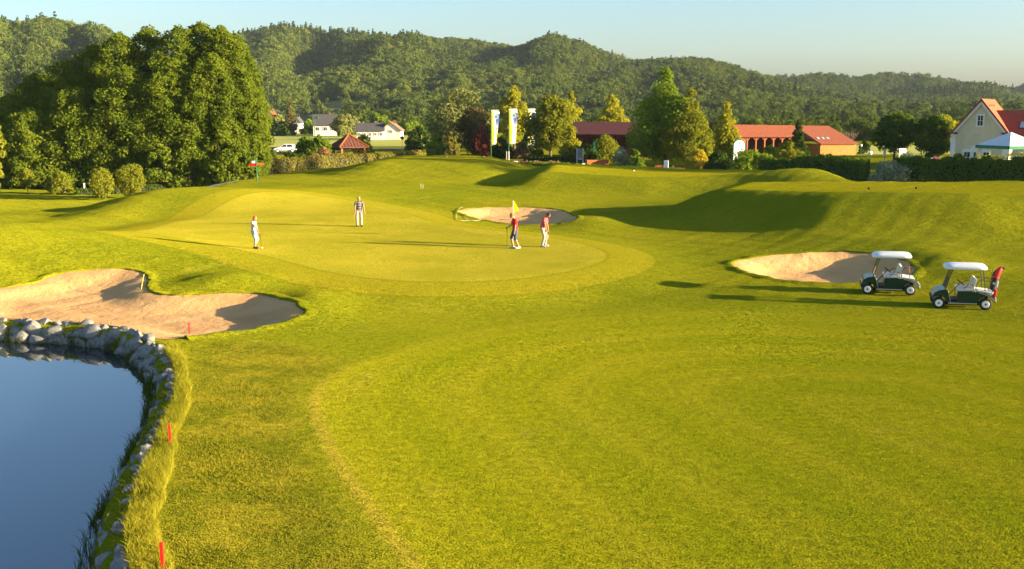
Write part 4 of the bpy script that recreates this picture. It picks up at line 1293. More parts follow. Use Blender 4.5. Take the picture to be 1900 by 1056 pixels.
# ---- far houses
def far_house(px0, px1, base_py, eave_py, ridge_py, d, roofm, label, rot=0.0, wins=3, depth=8.0, gable=False):
    a = atd(px0, base_py, d); b = atd(px1, base_py, d)
    L = b.x - a.x
    root = empty('far_house', ((a.x + b.x) / 2, d, a.z), R(rot))
    ev = atd(px0, eave_py, d).z - a.z; rd = atd(px0, ridge_py, d).z - a.z
    W = depth / 2
    if not gable:
        m = MB(); m.prism([(-W, -2), (W, -2), (W, ev), (0, rd), (-W, ev)], 0, -L / 2, L / 2); m.build('wall', M['wallwhite'], root)
        gable_roof(root, -L / 2, L / 2, W, ev, rd, roofm, 0.4, 0.3)
        for i in range(wins):
            x = -L / 2 + L * (i + 0.5) / wins
            window(root, (x, -W, ev * 0.52), min(1.1, L / wins * 0.55), min(1.2, ev * 0.45), 2, 1, 'y', -1)
    else:
        m = MB(); m.prism([(-L / 2, -2), (L / 2, -2), (L / 2, ev), (0, rd), (-L / 2, ev)], 1, -W, W); m.build('wall', M['wallwhite'], root)
        for s_ in (-1, 1):
            o = 0.35; k = (rd - ev) / (L / 2)
            c = [(s_ * (L / 2 + o), -W - 0.3, ev - o * k + 0.12), (0, -W - 0.3, rd + 0.12), (0, W + 0.3, rd + 0.12), (s_ * (L / 2 + o), W + 0.3, ev - o * k + 0.12)]
            slab(*(c if s_ < 0 else c[::-1]), 0.12).build('roof_slope', roofm, root)
        window(root, (0, -W, ev * 0.8), 0.8, 0.9, 2, 1, 'y', -1)
    ch = MB(); ch.box((L * 0.2 if not gable else L * 0.1, 0.3, rd + 0.05), (0.45, 0.45, 1.0)); ch.build('chimney', M['tile_brown'], root)
    tag(root, label, 'house')
    return root
far_house(663, 712, 256, 242, 229, 262, M['tile_dark'], 'long white house with dark roof beyond the yellow field', 6, 5, 7.0)
far_house(710, 746, 255, 241, 227, 264, M['tile_brown'], 'white house wing with brown roof, right of the long white house', 0, 2, 7.5, gable=True)
far_house(583, 626, 247, 231, 213, 300, M['tile_dark'], 'white house with tall dark roof between far trees', 8, 3, 8.0)
far_house(547, 560, 236, 226, 218, 360, M['tile_dark'], 'small white gable far behind the thin conifer', 0, 1, 6.0, gable=True)
far_house(494, 516, 232, 217, 207, 380, M['tile_orange'], 'small far house with orange roof beside the grove', 0, 1, 7.0, gable=True)

# ---- red roofed pavilion
def pavilion():
    p = at(641, 291, 0.0)
    d = 150.0
    x = atd(641, 0, d).x
    root = empty('pavilion', (x, d, 0), R(28))
    top = atd(641, 250, d).z
    h, a = atd(641, 269, d).z, 1.75
    names = [((-a, -a), (a, -a)), ((a, -a), (a, a)), ((a, a), (-a, a)), ((-a, a), (-a, -a))]
    for (q, r) in names:
        mb = MB()
        V = [Vector((q[0] * 1.2, q[1] * 1.2, h - 0.25)), Vector((r[0] * 1.2, r[1] * 1.2, h - 0.25)), Vector((0, 0, top))]
        W = [v - Vector((0, 0, 0.1)) for v in V]
        mb.add(V + W, [(0, 1, 2), (5, 4, 3), (0, 3, 4, 1), (1, 4, 5, 2), (2, 5, 3, 0)])
        rs = mb.build('roof_slope', M['tile_brownred'], root)
        n = 9
        for k in range(1, n):
            e = V[0].lerp(V[1], k / n)
            f = abs(k / n - 0.5) * 2
            tpt = V[2].lerp((V[0] if k / n < 0.5 else V[1]), f)
            bt = MB(); bt.tube([e + Vector((0, 0, 0.03)), tpt + Vector((0, 0, 0.03))], 0.035, 4); bt.build('batten', M['tile_red'], rs)
        hp_ = MB(); hp_.tube([V[0] + Vector((0, 0, 0.05)), V[2] + Vector((0, 0, 0.05))], 0.09, 6); hp_.build('hip_cap', M['orange_wood'], root)
    for sx in (-1, 1):
        for sy in (-1, 1):
            m = MB(); m.box((sx * (a - 0.12), sy * (a - 0.12), (h - 0.3) / 2), (0.26, 0.26, h - 0.3), bev=0.02); m.build('post', M['orange_wood'], root)
    for sx, sy, lx, ly in ((0, 1, 2 * a - 0.5, 0.1), (1, 0, 0.1, 2 * a - 0.5)):
        m = MB(); m.box((sx * (a - 0.12), sy * (a - 0.12), 0.6), (lx, ly, 1.2)); m.build('side_panel', M['orange_wood'], root)
    m = MB(); m.box((0, a - 0.3, 0.45), (2 * a - 0.6, 0.4, 0.08)); m.box((0, a - 0.3, 0.2), (2 * a - 0.9, 0.08, 0.4)); m.build('bench', M['dark_wood'], root)
    tag(root, 'open timber pavilion with a pyramid red roof behind the hedge', 'pavilion')
M['tile_brownred'] = plain('roof_brown_red', (0.10, 0.035, 0.022), 0.8, 0.25, 3.0)
pavilion()

# ---- paths, fields
def sheet(name, pts, mat, dz=0.02, n=4, sub=True):
    """a flat strip following the ground: pts = [(left xy),(right xy)] pairs"""
    V = []; F = []
    m = len(pts)
    K = 4
    for i, (a, b) in enumerate(pts):
        for k in range(K + 1):
            x = a[0] + (b[0] - a[0]) * k / K; y = a[1] + (b[1] - a[1]) * k / K
            V.append((x, y, 0))
    A = np.array(V); A[:, 2] = H(A[:, 0], A[:, 1]) + dz
    for i in range(m - 1):
        for k in range(K):
            q = i * (K + 1) + k
            F.append((q, q + 1, q + K + 2, q + K + 1))
    me = mesh_np(name, A, np.array(F), mat, True)
    me.update()
    if me.polygons[0].normal.z < 0: me.flip_normals()
    return tag(link(name, me), kind='structure')
M['path'] = plain('gravel_path', (0.42, 0.36, 0.27), 0.95, 0.15, 1.5, bump=0.3, bscale=12)
M['crop'] = plain('young_crop', (0.30, 0.30, 0.014), 0.95, 0.12, 0.05)
M['road'] = plain('asphalt', (0.06, 0.06, 0.06), 0.9, 0.15, 0.4)
def fine(pts, n=8):
    c = smooth_poly(pts, n, closed=False)
    return c
def strip(name, pxs, wd, mat, dz=0.025):
    c = fine([tuple(at(a, b, z)[:2]) for a, b, z in pxs], 10)
    pr = []
    for i, p in enumerate(c):
        a = Vector(c[max(i - 1, 0)]); b = Vector(c[min(i + 1, len(c) - 1)])
        t_ = (b - a).normalized(); nn = Vector((-t_.y, t_.x)) * wd / 2
        pr.append(((p[0] + nn.x, p[1] + nn.y), (p[0] - nn.x, p[1] - nn.y)))
    return sheet(name, pr, mat, dz)
strip('path', [(280, 352, 0.1), (340, 348, 0.1), (400, 343, 0.1), (440, 338, 0.1), (470, 333, 0.1)], 1.5, M['path'], 0.05)
strip('path', [(-80, 343, -0.4), (0, 341, -0.4), (50, 338, -0.4), (85, 335, -0.4), (60, 330, -0.4), (0, 327, -0.4), (-80, 325, -0.4)], 2.0, M['path'], 0.05)
strip('road', [(380, 292, 0), (480, 281, 0), (560, 279, 0), (700, 277, 0), (800, 276, 0)], 5.0, M['road'], 0.05)
def field(name, pxs, mat, dz):
    c = [at(a, b, 0) for a, b in pxs]
    me = bpy.data.meshes.new(name)
    me.from_pydata([(p.x, p.y, dz) for p in c], [], [list(range(len(c)))])
    me.update()
    if me.polygons[0].normal.z < 0: me.flip_normals()
    me.materials.append(mat)
    return tag(link(name, me), kind='structure')
field('crop_field', [(420, 274), (800, 272), (800, 252), (420, 249)], M['crop'], 0.03)
field('crop_field', [(1560, 287), (1960, 287), (1960, 270), (1560, 270)], M['crop'], 0.03)
# ------------------------------------------------------------------ banners, signs, posts
def banner_mat(name, sw):
    """printed cloth: yellow stripe with a green wave, white field, blue patch with a swirl, small print"""
    t = NT(name)
    uv = t.n('ShaderNodeTexCoord').outputs['Generated']
    s = t.n('ShaderNodeSeparateXYZ', {0: uv})
    x, z = s.outputs[0], s.outputs[2]
    c = (0.46, 0.46, 0.43)
    edge = t.math('ADD', 0.30, t.math('MULTIPLY', t.math('SINE', t.math('MULTIPLY', z, 5.0)), 0.07))
    c = t.mix(t.math('LESS_THAN', x, edge), c, (0.50, 0.38, 0.02))
    g = t.math('MULTIPLY', t.math('LESS_THAN', t.math('ABSOLUTE', t.math('SUBTRACT', x, t.math('ADD', edge, -0.05))), 0.05), t.math('LESS_THAN', z, 0.62))
    c = t.mix(g, c, (0.20, 0.30, 0.03))
    bl = t.math('MULTIPLY', t.math('GREATER_THAN', t.math('ADD', x, t.math('MULTIPLY', z, 0.55)), 0.92), t.math('LESS_THAN', z, 0.90))
    bl = t.math('MULTIPLY', bl, t.ramp(z, 0.42, 0.72))
    c = t.mix(bl, c, (0.06, 0.10, 0.38))
    dx = t.math('SUBTRACT', x, 0.60); dz = t.math('MULTIPLY', t.math('SUBTRACT', z, 0.82), 3.6)
    rr = t.math('SQRT', t.math('ADD', t.math('MULTIPLY', dx, dx), t.math('MULTIPLY', dz, dz)))
    sw_ = t.math('LESS_THAN', t.math('ABSOLUTE', t.math('SUBTRACT', rr, 0.20)), 0.06)
    c = t.mix(t.math('MULTIPLY', sw_, sw), c, (0.25, 0.40, 0.18))
    bar = t.math('MULTIPLY', t.math('LESS_THAN', t.math('ABSOLUTE', t.math('SUBTRACT', z, 0.47)), 0.012), t.math('GREATER_THAN', x, 0.45))
    c = t.mix(bar, c, (0.10, 0.16, 0.06))
    tx = t.n('ShaderNodeTexNoise'); t.set(tx, 'Vector', t.n('ShaderNodeMapping', {'Vector': uv, 'Scale': (14.0, 1.0, 70.0)}).outputs[0]); t.set(tx, 'Scale', 1.0); t.set(tx, 'Detail', 0.0)
    tz = t.math('MULTIPLY', t.math('LESS_THAN', t.math('ABSOLUTE', t.math('SUBTRACT', x, 0.66)), 0.09), t.math('MULTIPLY', t.math('GREATER_THAN', z, 0.10), t.math('LESS_THAN', z, 0.43)))
    c = t.mix(t.math('MULTIPLY', tz, t.math('GREATER_THAN', tx.outputs[0], 0.5)), c, (0.10, 0.20, 0.03))
    c = t.mix(t.math('MULTIPLY', t.math('LESS_THAN', z, 0.055), t.math('LESS_THAN', t.math('ABSOLUTE', t.math('SUBTRACT', x, 0.5)), 0.4)), c, (0.30, 0.32, 0.36))
    d = t.n('ShaderNodeBsdfDiffuse', {'Color': c}); tr = t.n('ShaderNodeBsdfTranslucent', {'Color': c})
    mx = t.n('ShaderNodeMixShader', {0: 0.25}); t.set(mx, 1, d.outputs[0]); t.set(mx, 2, tr.outputs[0])
    return t.surf(mx)
M['banner'] = banner_mat('banner_print', 1.0)
def banner(px, top, bot_cloth, base, wpx, d, label, skew):
    a = atd(px, top, d)
    root = empty('banner', (a.x, d, Hs(a.x, d)), R(32))
    zb = Hs(a.x, d)
    h = a.z - zb
    p = MB(); p.tube([(0, 0, -0.1), (0, 0, h * 0.5), (0, 0, h + 0.15)], [0.05, 0.042, 0.028], 8); p.build('pole', M['green_post'], root, True)
    zc = atd(px, bot_cloth, d).z - zb
    w_ = wpx / FPX * d * 1.12
    nz_, nx_ = 14, 8
    V = []; F = []
    for j in range(nz_ + 1):
        v = j / nz_
        z = zc + (h - 0.1 - zc) * v
        for i in range(nx_ + 1):
            u = i / nx_
            ww = w_ * (1 - skew * (1 - v))
            V.append((0.06 + u * ww, -0.12 * math.sin(u * 5 + v * 3) * u * (1 - 0.4 * v), z - 0.18 * u * u * v * (skew > 0.15) + 0.05 * u))
    for j in range(nz_):
        for i in range(nx_):
            q = j * (nx_ + 1) + i
            F.append((q, q + 1, q + nx_ + 2, q + nx_ + 1))
    b = len(V)
    me = mesh_np('cloth', np.array(V), np.array(F), M['banner'], True)
    o = link('cloth', me, root)
    md = o.modifiers.new('thickness', 'SOLIDIFY'); md.thickness = 0.01
    arm = MB(); arm.tube([(0, 0, h - 0.06), (w_, -0.02, h - 0.02)], 0.018, 6); arm.build('top_arm', M['steel'], root)
    tag(root, label, 'banner', 'printed banners beside the tee')
banner(911, 204, 269, 289, 15, 138, 'yellow white and blue vertical banner, left of the three, bottom blown askew', 0.35)
banner(944, 202, 268, 300, 15, 134, 'yellow white and blue vertical banner in the middle of the three', 0.12)
banner(979, 202, 270, 292, 15, 168, 'yellow and white banner half hidden by the round crowned tree', 0.12)

def box_thing(name, parts, loc, label, cat, rz=0.0, group=None):
    """parts: list of (part name, material, [(centre, size, bevel)...])"""
    root = empty(name, loc, rz)
    for pn, mt, bl in parts:
        m = MB()
        for c, s_, b in bl: m.box(c, s_, None, b)
        m.build(pn, mt, root)
    return tag(root, label, cat, group)

def g_at(px, d):
    x = atd(px, 0, d).x
    return Vector((x, d, Hs(x, d)))

M['bright_white'] = plain('bright_white', (0.80, 0.80, 0.78), 0.5, 0.04, 2.0)
M['pale_wood'] = plain('pale_wood', (0.50, 0.42, 0.30), 0.8, 0.15, 3.0)
# white marker slab with a rounded cap
root = empty('tee_marker_slab', g_at(1243, 124), R(-15))
m = MB(); m.box((0, 0, 0.8), (0.52, 0.16, 1.6), None, 0.03); m.box((0, 0, 1.61), (0.40, 0.13, 0.06), None, 0.02); m.build('panel', M['bright_white'], root)
m = MB(); m.box((0, 0, 0.03), (0.6, 0.26, 0.08), None, 0.01); m.build('foot', M['grey_board'], root)
tag(root, 'tall white upright tee marker slab in front of the tallest tree', 'marker')
# plank marker, two pale planks on a white base
box_thing('plank_marker', [('plank', M['pale_wood'], [((-0.14, 0, 0.62), (0.1, 0.08, 1.3), 0.01)]), ('plank', M['white'], [((0.14, 0, 0.62), (0.1, 0.08, 1.3), 0.01)]),
    ('base', M['white'], [((0.35, 0.1, 0.06), (1.6, 0.3, 0.14), 0.02)])], g_at(942, 126), 'pair of pale upright planks below the middle banner', 'marker')
# notice board
box_thing('notice_board', [('board', M['grey_board'], [((0, 0, 1.35), (0.78, 0.08, 1.55), 0.01)]), ('post', M['white'], [((-0.43, 0, 1.0), (0.07, 0.09, 2.3), 0.01)]), ('post', M['white'], [((0.43, 0, 1.0), (0.07, 0.09, 2.3), 0.01)])],
    g_at(1079, 148), 'grey notice board on two white posts under the red roof', 'sign', R(10))
# closed parasol
root = empty('closed_parasol', g_at(1105, 150))
m = MB(); m.lathe([(0.02, 0), (0.25, 0), (0.25, 0.08), (0.03, 0.1)], 12); m.build('base', M['grey_board'], root, True)
m = MB(); m.tube([(0, 0, 0.05), (0, 0, 3.1)], 0.028, 8); m.build('pole', M['white'], root)
m = MB()
n = 12; V = []; F = []
prof = [(0.05, 3.2), (0.16, 3.0), (0.21, 2.4), (0.24, 1.6), (0.27, 0.95), (0.2, 0.85)]
for r_, z in prof:
    for k in range(2 * n):
        q = math.pi * k / n
        rr = r_ * (1.0 if k % 2 else 0.72)
        V.append((rr * math.cos(q), rr * math.sin(q), z))
for i in range(len(prof) - 1):
    for k in range(2 * n):
        a = i * 2 * n + k; b = i * 2 * n + (k + 1) % (2 * n)
        F.append((a, b, b + 2 * n, a + 2 * n))
F += [tuple(range(2 * n))[::-1], tuple(range((len(prof) - 1) * 2 * n, len(prof) * 2 * n))]
m.add(V, F); m.build('folded_canopy', M['green_cloth'], root)
tag(root, 'closed green parasol right of the notice board', 'parasol')
# orange planter box
root = empty('planter_box', g_at(1112, 139), R(14))
root.scale = (1, 1, 1.35)
for k in range(3):
    m = MB(); m.box((0, -0.28, 0.15 + 0.24 * k), (2.9, 0.07, 0.22), None, 0.01); m.build('plank', M['orange_wood'], root)
    m = MB(); m.box((0, 0.28, 0.15 + 0.24 * k), (2.9, 0.07, 0.22), None, 0.01); m.build('plank', M['orange_wood'], root)
for s_ in (-1, 1):
    m = MB(); m.box((s_ * 1.42, 0, 0.39), (0.10, 0.62, 0.78), None, 0.01); m.build('end_board', M['orange_wood'], root)
m = MB(); m.box((0, 0, 0.34), (2.7, 0.46, 0.62)); m.build('soil', M['bark'], root)
tag(root, 'long orange timber planter box behind the low hedge', 'planter')
# small white number sign by the hedge
box_thing('hedge_sign', [('panel', M['white'], [((0, 0, 0.55), (0.34, 0.04, 0.36), 0.01)]), ('stake', M['pale_wood'], [((0, 0.04, 0.18), (0.06, 0.04, 0.4), 0)])], g_at(1086, 129), 'small square white sign in front of the low hedge', 'sign')
# timber benches behind the white slab
for px, lab in ((1233, 'timber bench left of the white marker slab'), (1266, 'timber bench right of the white marker slab')):
    root = empty('timber_bench', g_at(px, 128))
    m = MB(); m.box((0, 0, 0.45), (1.3, 0.4, 0.06), None, 0.01); m.build('seat', M['orange_wood'], root)
    m = MB(); m.box((0, 0.22, 0.75), (1.3, 0.05, 0.26), None, 0.01); m.build('backrest', M['orange_wood'], root)
    for s_ in (-1, 1):
        m = MB(); m.box((s_ * 0.5, 0.02, 0.22), (0.08, 0.36, 0.44)); m.box((s_ * 0.5, 0.22, 0.62), (0.07, 0.05, 0.4)); m.build('leg', M['dark_wood'], root)
    tag(root, lab, 'bench')
# ball washer
root = empty('ball_washer', g_at(1256, 122))
m = MB(); m.tube([(0, 0, 0), (0, 0, 0.75)], 0.045, 8); m.build('post', M['green_post'], root)
m = MB(); m.box((0, 0, 0.85), (0.24, 0.2, 0.36), None, 0.03); m.build('tank', M['green_post'], root)
m = MB(); m.ball((0, 0, 1.09), 0.07); m.build('knob', M['lid'] if 'lid' in M else M['yellow_wood'], root, True)
tag(root, 'green ball washer on a post right of the white marker slab', 'ball washer')

# arched white sign
def arch_sign():
    root = empty('arched_sign', g_at(1381, 128), R(8))
    z0 = 1.2
    n = 16
    a = 0.66
    top = atd(1381, 260, 128).z - root.location.z
    zc = top - a
    out = [(-a, z0), (a, z0)] + [(a * math.cos(math.pi * k / n), zc + a * math.sin(math.pi * k / n)) for k in range(n + 1)]
    m = MB(); m.prism(out, 1, -0.05, 0.05); m.build('panel', M['bright_white'], root)
    b = a + 0.07
    ri = MB()
    ri.tube([(-b, 0, z0 - 0.05)] + [(b * math.cos(math.pi * (1 - k / n)), 0, zc + b * math.sin(math.pi * (1 - k / n))) for k in range(n + 1)] + [(b, 0, z0 - 0.05)], 0.07, 6)
    ri.build('frame', M['green_post'], root, True)
    e = MB(); e.prism([(0.12 * math.cos(k * 0.785), top - 0.35 + 0.12 * math.sin(k * 0.785)) for k in range(8)], 1, -0.062, -0.05); e.build('emblem', M['yellow_wood'], root)
    for s_ in (-1, 1):
        p = MB(); p.box((s_ * 0.5, 0, z0 / 2 - 0.03), (0.1, 0.1, z0 + 0.02)); p.build('post', M['green_post'], root)
    tag(root, 'white arched sign with green rim above the broad bush', 'sign')
arch_sign()

# green signpost with coloured arrows
root = empty('signpost', g_at(464, 107))
m = MB(); m.tube([(0, 0, 0), (0, 0, 2.2)], 0.06, 8); m.ball((0, 0, 2.27), 0.09); m.build('pole', M['green_post'], root, True)
def arrow(z, c, mt, dr, sub=0.26):
    m = MB(); m.prism([(0.05 * dr, z), (0.62 * dr, z), (0.8 * dr, z + sub / 2), (0.62 * dr, z + sub), (0.05 * dr, z + sub)], 1, -0.03, 0.03); m.build('arrow_board', mt, root)
arrow(1.55, 0, M['red_paint'], -1, 0.24); arrow(1.84, 0, M['white'], -0.6, 0.24); arrow(1.62, 0, M['yellow_wood'], 1, 0.28)
tag(root, 'green signpost with red, white and orange arrow boards left of the hedge', 'signpost')
# white marker posts at the shrubs
for px, d, h, lab in ((97, 107, 0.95, 'white post left of the bushy shrub'), (134, 107, 0.9, 'white post right of the bushy shrub'), (216, 104, 0.75, 'slim white post between the two big round shrubs')):
    root = empty('marker_post', g_at(px, d))
    m = MB(); m.box((0, 0, h / 2), (0.12, 0.12, h), None, 0.02); m.build('post', M['white'], root)
    m = MB(); m.box((0, 0, h + 0.02), (0.15, 0.15, 0.05), None, 0.02); m.build('cap', M['bright_white'], root)
    tag(root, lab, 'post')

def round_sign(px, py, d, r, col_, label, rim=None, name='road_sign', cat='sign'):
    g = g_at(px, d)
    root = empty(name, g)
    z = atd(px, py, d).z - g.z
    m = MB(); m.tube([(0, 0.03, 0), (0, 0.03, z + r)], 0.03, 6); m.build('pole', M['steel'], root)
    Mx = Euler((R(90), 0, 0)).to_matrix()
    m = MB(); m.lathe([(r, -0.015), (r, 0.015)], 20, (0, 0, z), Mx); m.build('disc', rim or col_, root)
    if rim:
        m = MB(); m.lathe([(r * 0.72, 0.0), (r * 0.72, 0.008)], 20, (0, -0.017, z), Mx); m.build('face', col_, root)
    tag(root, label, cat)
M['blue_paint'] = plain('blue_paint', (0.03, 0.06, 0.30), 0.5, 0.1, 3.0)
round_sign(742, 256, 190, 0.34, M['dark_wood'], 'round dark road sign seen from behind by the yellow field')
round_sign(1755, 296, 118, 0.30, M['blue_paint'], 'round blue no parking sign with red rim at the hedge gap', M['red_paint'])
m = MB()
# globe lamps over the hedge
def globe(px, py, d, r, label):
    g = g_at(px, d); root = empty('globe_lamp', g)
    z = atd(px, py, d).z - g.z
    m = MB(); m.tube([(0, 0, 0), (0, 0, z - r * 0.8)], 0.035, 7); m.build('post', M['green_post'], root)
    m = MB(); m.ball((0, 0, z), r, 14, 10); m.build('globe', M['bright_white'], root, True)
    tag(root, label, 'lamp', 'globe lamps along the drive')
globe(1630, 284, 122, 0.23, 'white globe lamp over the hedge left of the white board')
globe(1703, 287, 122, 0.17, 'small white globe lamp right of the white board')
globe(1764, 294, 117, 0.22, 'white globe lamp beside the no parking sign')
globe(1612, 270, 160, 0.18, 'far white globe lamp at the end of the orange building')
# white board with print
root = empty('info_board', g_at(1691, 123), R(5))
m = MB(); m.box((0, 0, 2.42), (0.82, 0.07, 1.25), None, 0.01); m.build('board', M['bright_white'], root)
for k, (z, w_, h_) in enumerate(((2.9, 0.6, 0.05), (2.76, 0.62, 0.10), (2.5, 0.62, 0.07), (2.33, 0.55, 0.05), (2.1, 0.6, 0.05))):
    m = MB(); m.box((0, -0.037, z), (w_, 0.006, h_)); m.build('print_line', M['grey_board'] if k != 1 else M['green_post'], root)
for s_ in (-1, 1):
    m = MB(); m.box((s_ * 0.3, 0.03, 0.9), (0.07, 0.06, 1.85)); m.build('post', M['steel'], root)
tag(root, 'white printed board standing above the right hedge', 'sign')
box_thing('small_white_sign', [('panel', M['bright_white'], [((0, 0, 1.9), (0.9, 0.05, 0.55), 0.01)]), ('post', M['steel'], [((0, 0.04, 0.8), (0.06, 0.05, 1.7), 0)])], g_at(1753, 119), 'low white sign in the gap of the right hedge', 'sign')
box_thing('upright_sign', [('panel', M['white'], [((0, 0, 1.5), (0.22, 0.4, 1.1), 0.01)]), ('post', M['steel'], [((0, 0.0, 0.5), (0.08, 0.08, 1.0), 0)])], g_at(1657, 150), 'narrow white sign under the left dark round tree', 'sign')

# green lamp post by the field
def lamp_post(px, py, d, label):
    g = g_at(px, d); root = empty('street_lamp', g)
    h = atd(px, py, d).z - g.z
    m = MB(); m.tube([(0, 0, 0), (0, 0, h * 0.9), (0.15, 0, h), (0.5, 0, h * 0.985)], [0.09, 0.07, 0.06, 0.05], 8); m.build('pole', M['green_post'], root, True)
    m = MB(); m.lathe([(0.05, 0.1), (0.25, -0.02), (0.22, -0.15), (0.12, -0.3)], 12, (0.55, 0, h * 0.98)); m.build('lamp_head', M['green_post'], root, True)
    tag(root, label, 'lamp')
lamp_post(577, 216, 190, 'green street lamp between the car and the pavilion')

# tee markers and small sticks
def ball_marker(px, py, mt, r, label, group):
    p = gpt(px, py)
    root = empty('tee_marker', p)
    m = MB(); m.ball((0, 0, r * 0.9), r, 12, 8); m.build('ball', mt, root, True)
    m = MB(); m.tube([(0, 0, -0.08), (0, 0, r * 0.4)], r * 0.35, 6); m.build('spike', M['steel'], root)
    tag(root, label, 'tee marker', group)
for px, py, lab in ((1612, 352, 'dark tee marker on the right tee, left of the two'), (1700, 351, 'dark tee marker on the right tee, right of the two')):
    ball_marker(px, py, M['black'], 0.085, lab, 'dark markers on the right tee')
for px, py, lab in ((829, 292, 'white tee marker on the crest of the back tee'), (898, 292, 'white tee marker on the back tee near the first banner'), (1176, 318, 'yellow white tee marker on the middle tee'), (1262, 321, 'small orange marker right of the white slab')):
    ball_marker(px, py, M['white'] if 'orange' not in lab else M['orange_wood'], 0.065, lab, 'light markers on the tees')
p = gpt(783, 349)
root = empty('stick_pair', p)
for s_, h in ((-0.09, 0.36), (0.09, 0.3)):
    m = MB(); m.tube([(s_, 0, -0.05), (s_ * 1.1, 0, h)], 0.022, 6); m.build('stick', M['pale_wood'], root)
tag(root, 'pair of short pale sticks in the grass below the back tee', 'sticks')

# red stakes round the pond
for px, top, bot, lab in ((352, 598, 625, 'red hazard stake at the corner of the left bunker'), (316, 785, 828, 'red hazard stake half way along the pond bank'), (302, 1015, 1062, 'red hazard stake nearest to the viewer, cut by the lower edge')):
    p = gpt(px, bot)
    root = empty('hazard_stake', p)
    h = 0.52
    m = MB(); m.box((0, 0, h / 2 - 0.05), (0.052, 0.052, h + 0.1), (R(random.uniform(-2, 2)), R(random.uniform(-3, 1)), R(random.uniform(0, 40))), 0.004); m.build('stake_body', M['red_paint'], root)
    m = MB(); m.box((0, 0, 0.0), (0.058, 0.058, 0.05)); m.build('ground_collar', M['dark_wood'], root)
    tag(root, lab, 'stake', 'red stakes round the pond')

# rakes
def rake(a, b, label, up=None):
    root = empty('bunker_rake', a)
    v = Vector(b) - Vector(a)
    m = MB(); m.tube([(0, 0, 0.03), v * 0.5 + Vector((0, 0, 0.02)), v], 0.018, 7); m.build('handle', M['yellow_handle'], root)
    hd = MB()
    s_ = v.cross(Vector((0, 0, 1))).normalized() * 0.3
    hd.tube([-s_ + Vector((0, 0, 0.04)), s_ + Vector((0, 0, 0.04))], 0.03, 6)
    hb_ = hd.build('head', M['black'], root)
    for k in range(9):
        t_ = MB(); q = s_ * (-1 + k / 4)
        t_.tube([q + Vector((0, 0, 0.04)), q + Vector((0, 0, -0.05))], 0.008, 4); t_.build('tine', M['black'], hb_)
    tag(root, label, 'rake', 'bunker rakes')
M['yellow_handle'] = plain('yellow_handle', (0.55, 0.36, 0.06), 0.6, 0.12, 4.0)
a = gpt(261, 543); b = a + Vector((0.12, 1.25, 0.62))
b = Vector((atd(267, 509, a.y + 0.75).x, a.y + 0.75, atd(267, 509, a.y + 0.75).z))
rake(a, b, 'yellow handled rake leaning on the lip of the left bunker')
a = gpt(1052, 413); b = gpt(1081, 410) + Vector((0, 0, 0.12))
rake(a, b, 'yellow handled rake lying on the grass right of the middle bunker')

# hose loop on the left rim of the middle bunker
pts = [gpt(px, py) + Vector((0, 0, 0.05)) for px, py in smooth_poly([(872, 411), (850, 410), (847, 400), (852, 389), (860, 386), (866, 391), (862, 400), (868, 409), (880, 411), (896, 409), (912, 412), (930, 415)], 6, closed=False)]
m = MB(); m.tube(pts, 0.010, 6)
tag(m.build('garden_hose', M['pale_wood'], None, True), 'pale hose looped beside the left end of the middle bunker', 'hose')

# flag
p = gpt(952, 441)
root = empty('flagstick', p, R(40))
h = atd(952, 372, p.y).z - p.z
m = MB(); m.tube([(0, 0, -0.1), (0, 0, h * 0.5), (0, 0, h)], [0.013, 0.012, 0.010], 8); m.build('pole', M['yellow_pole'] if 'yellow_pole' in M else M['bright_white'], root, True)
M['flag_yellow'] = leafmat('flag_yellow', (0.74, 0.60, 0.012), (0.80, 0.66, 0.015), 0.3)
m = MB()
V = []; F = []
nx_, nz_ = 6, 8
for j in range(nz_ + 1):
    v = j / nz_
    for i in range(nx_ + 1):
        u = i / nx_
        V.append((0.012 + u * 0.40 * (0.10 + 0.9 * (1 - v)), 0.04 * math.sin(u * 4 + v * 2) * u, h - 0.02 - 0.62 * (1 - v) + 0.05 * u * (1 - v)))
for j in range(nz_):
    for i in range(nx_):
        q = j * (nx_ + 1) + i
        F.append((q, q + 1, q + nx_ + 2, q + nx_ + 1))
o = link('flag_cloth', mesh_np('flag_cloth', np.array(V), np.array(F), M['flag_yellow'], True), root)
md = o.modifiers.new('thickness', 'SOLIDIFY'); md.thickness = 0.004
cup = MB(); cup.lathe([(0.054, -0.1), (0.054, 0.006), (0.048, 0.006)], 16); cup.build('hole_cup', M['white'], root)
tag(root, 'flagstick with a yellow flag standing behind the golfer in the red shirt', 'flag')
# golf ball
p = gpt(486, 461)
m = MB(); m.ball((0, 0, 0.035), 0.04, 12, 8)
tag(m.build('golf_ball', M['bright_white'], None, True, p), 'white golf ball lying right of the woman with orange hair', 'ball')

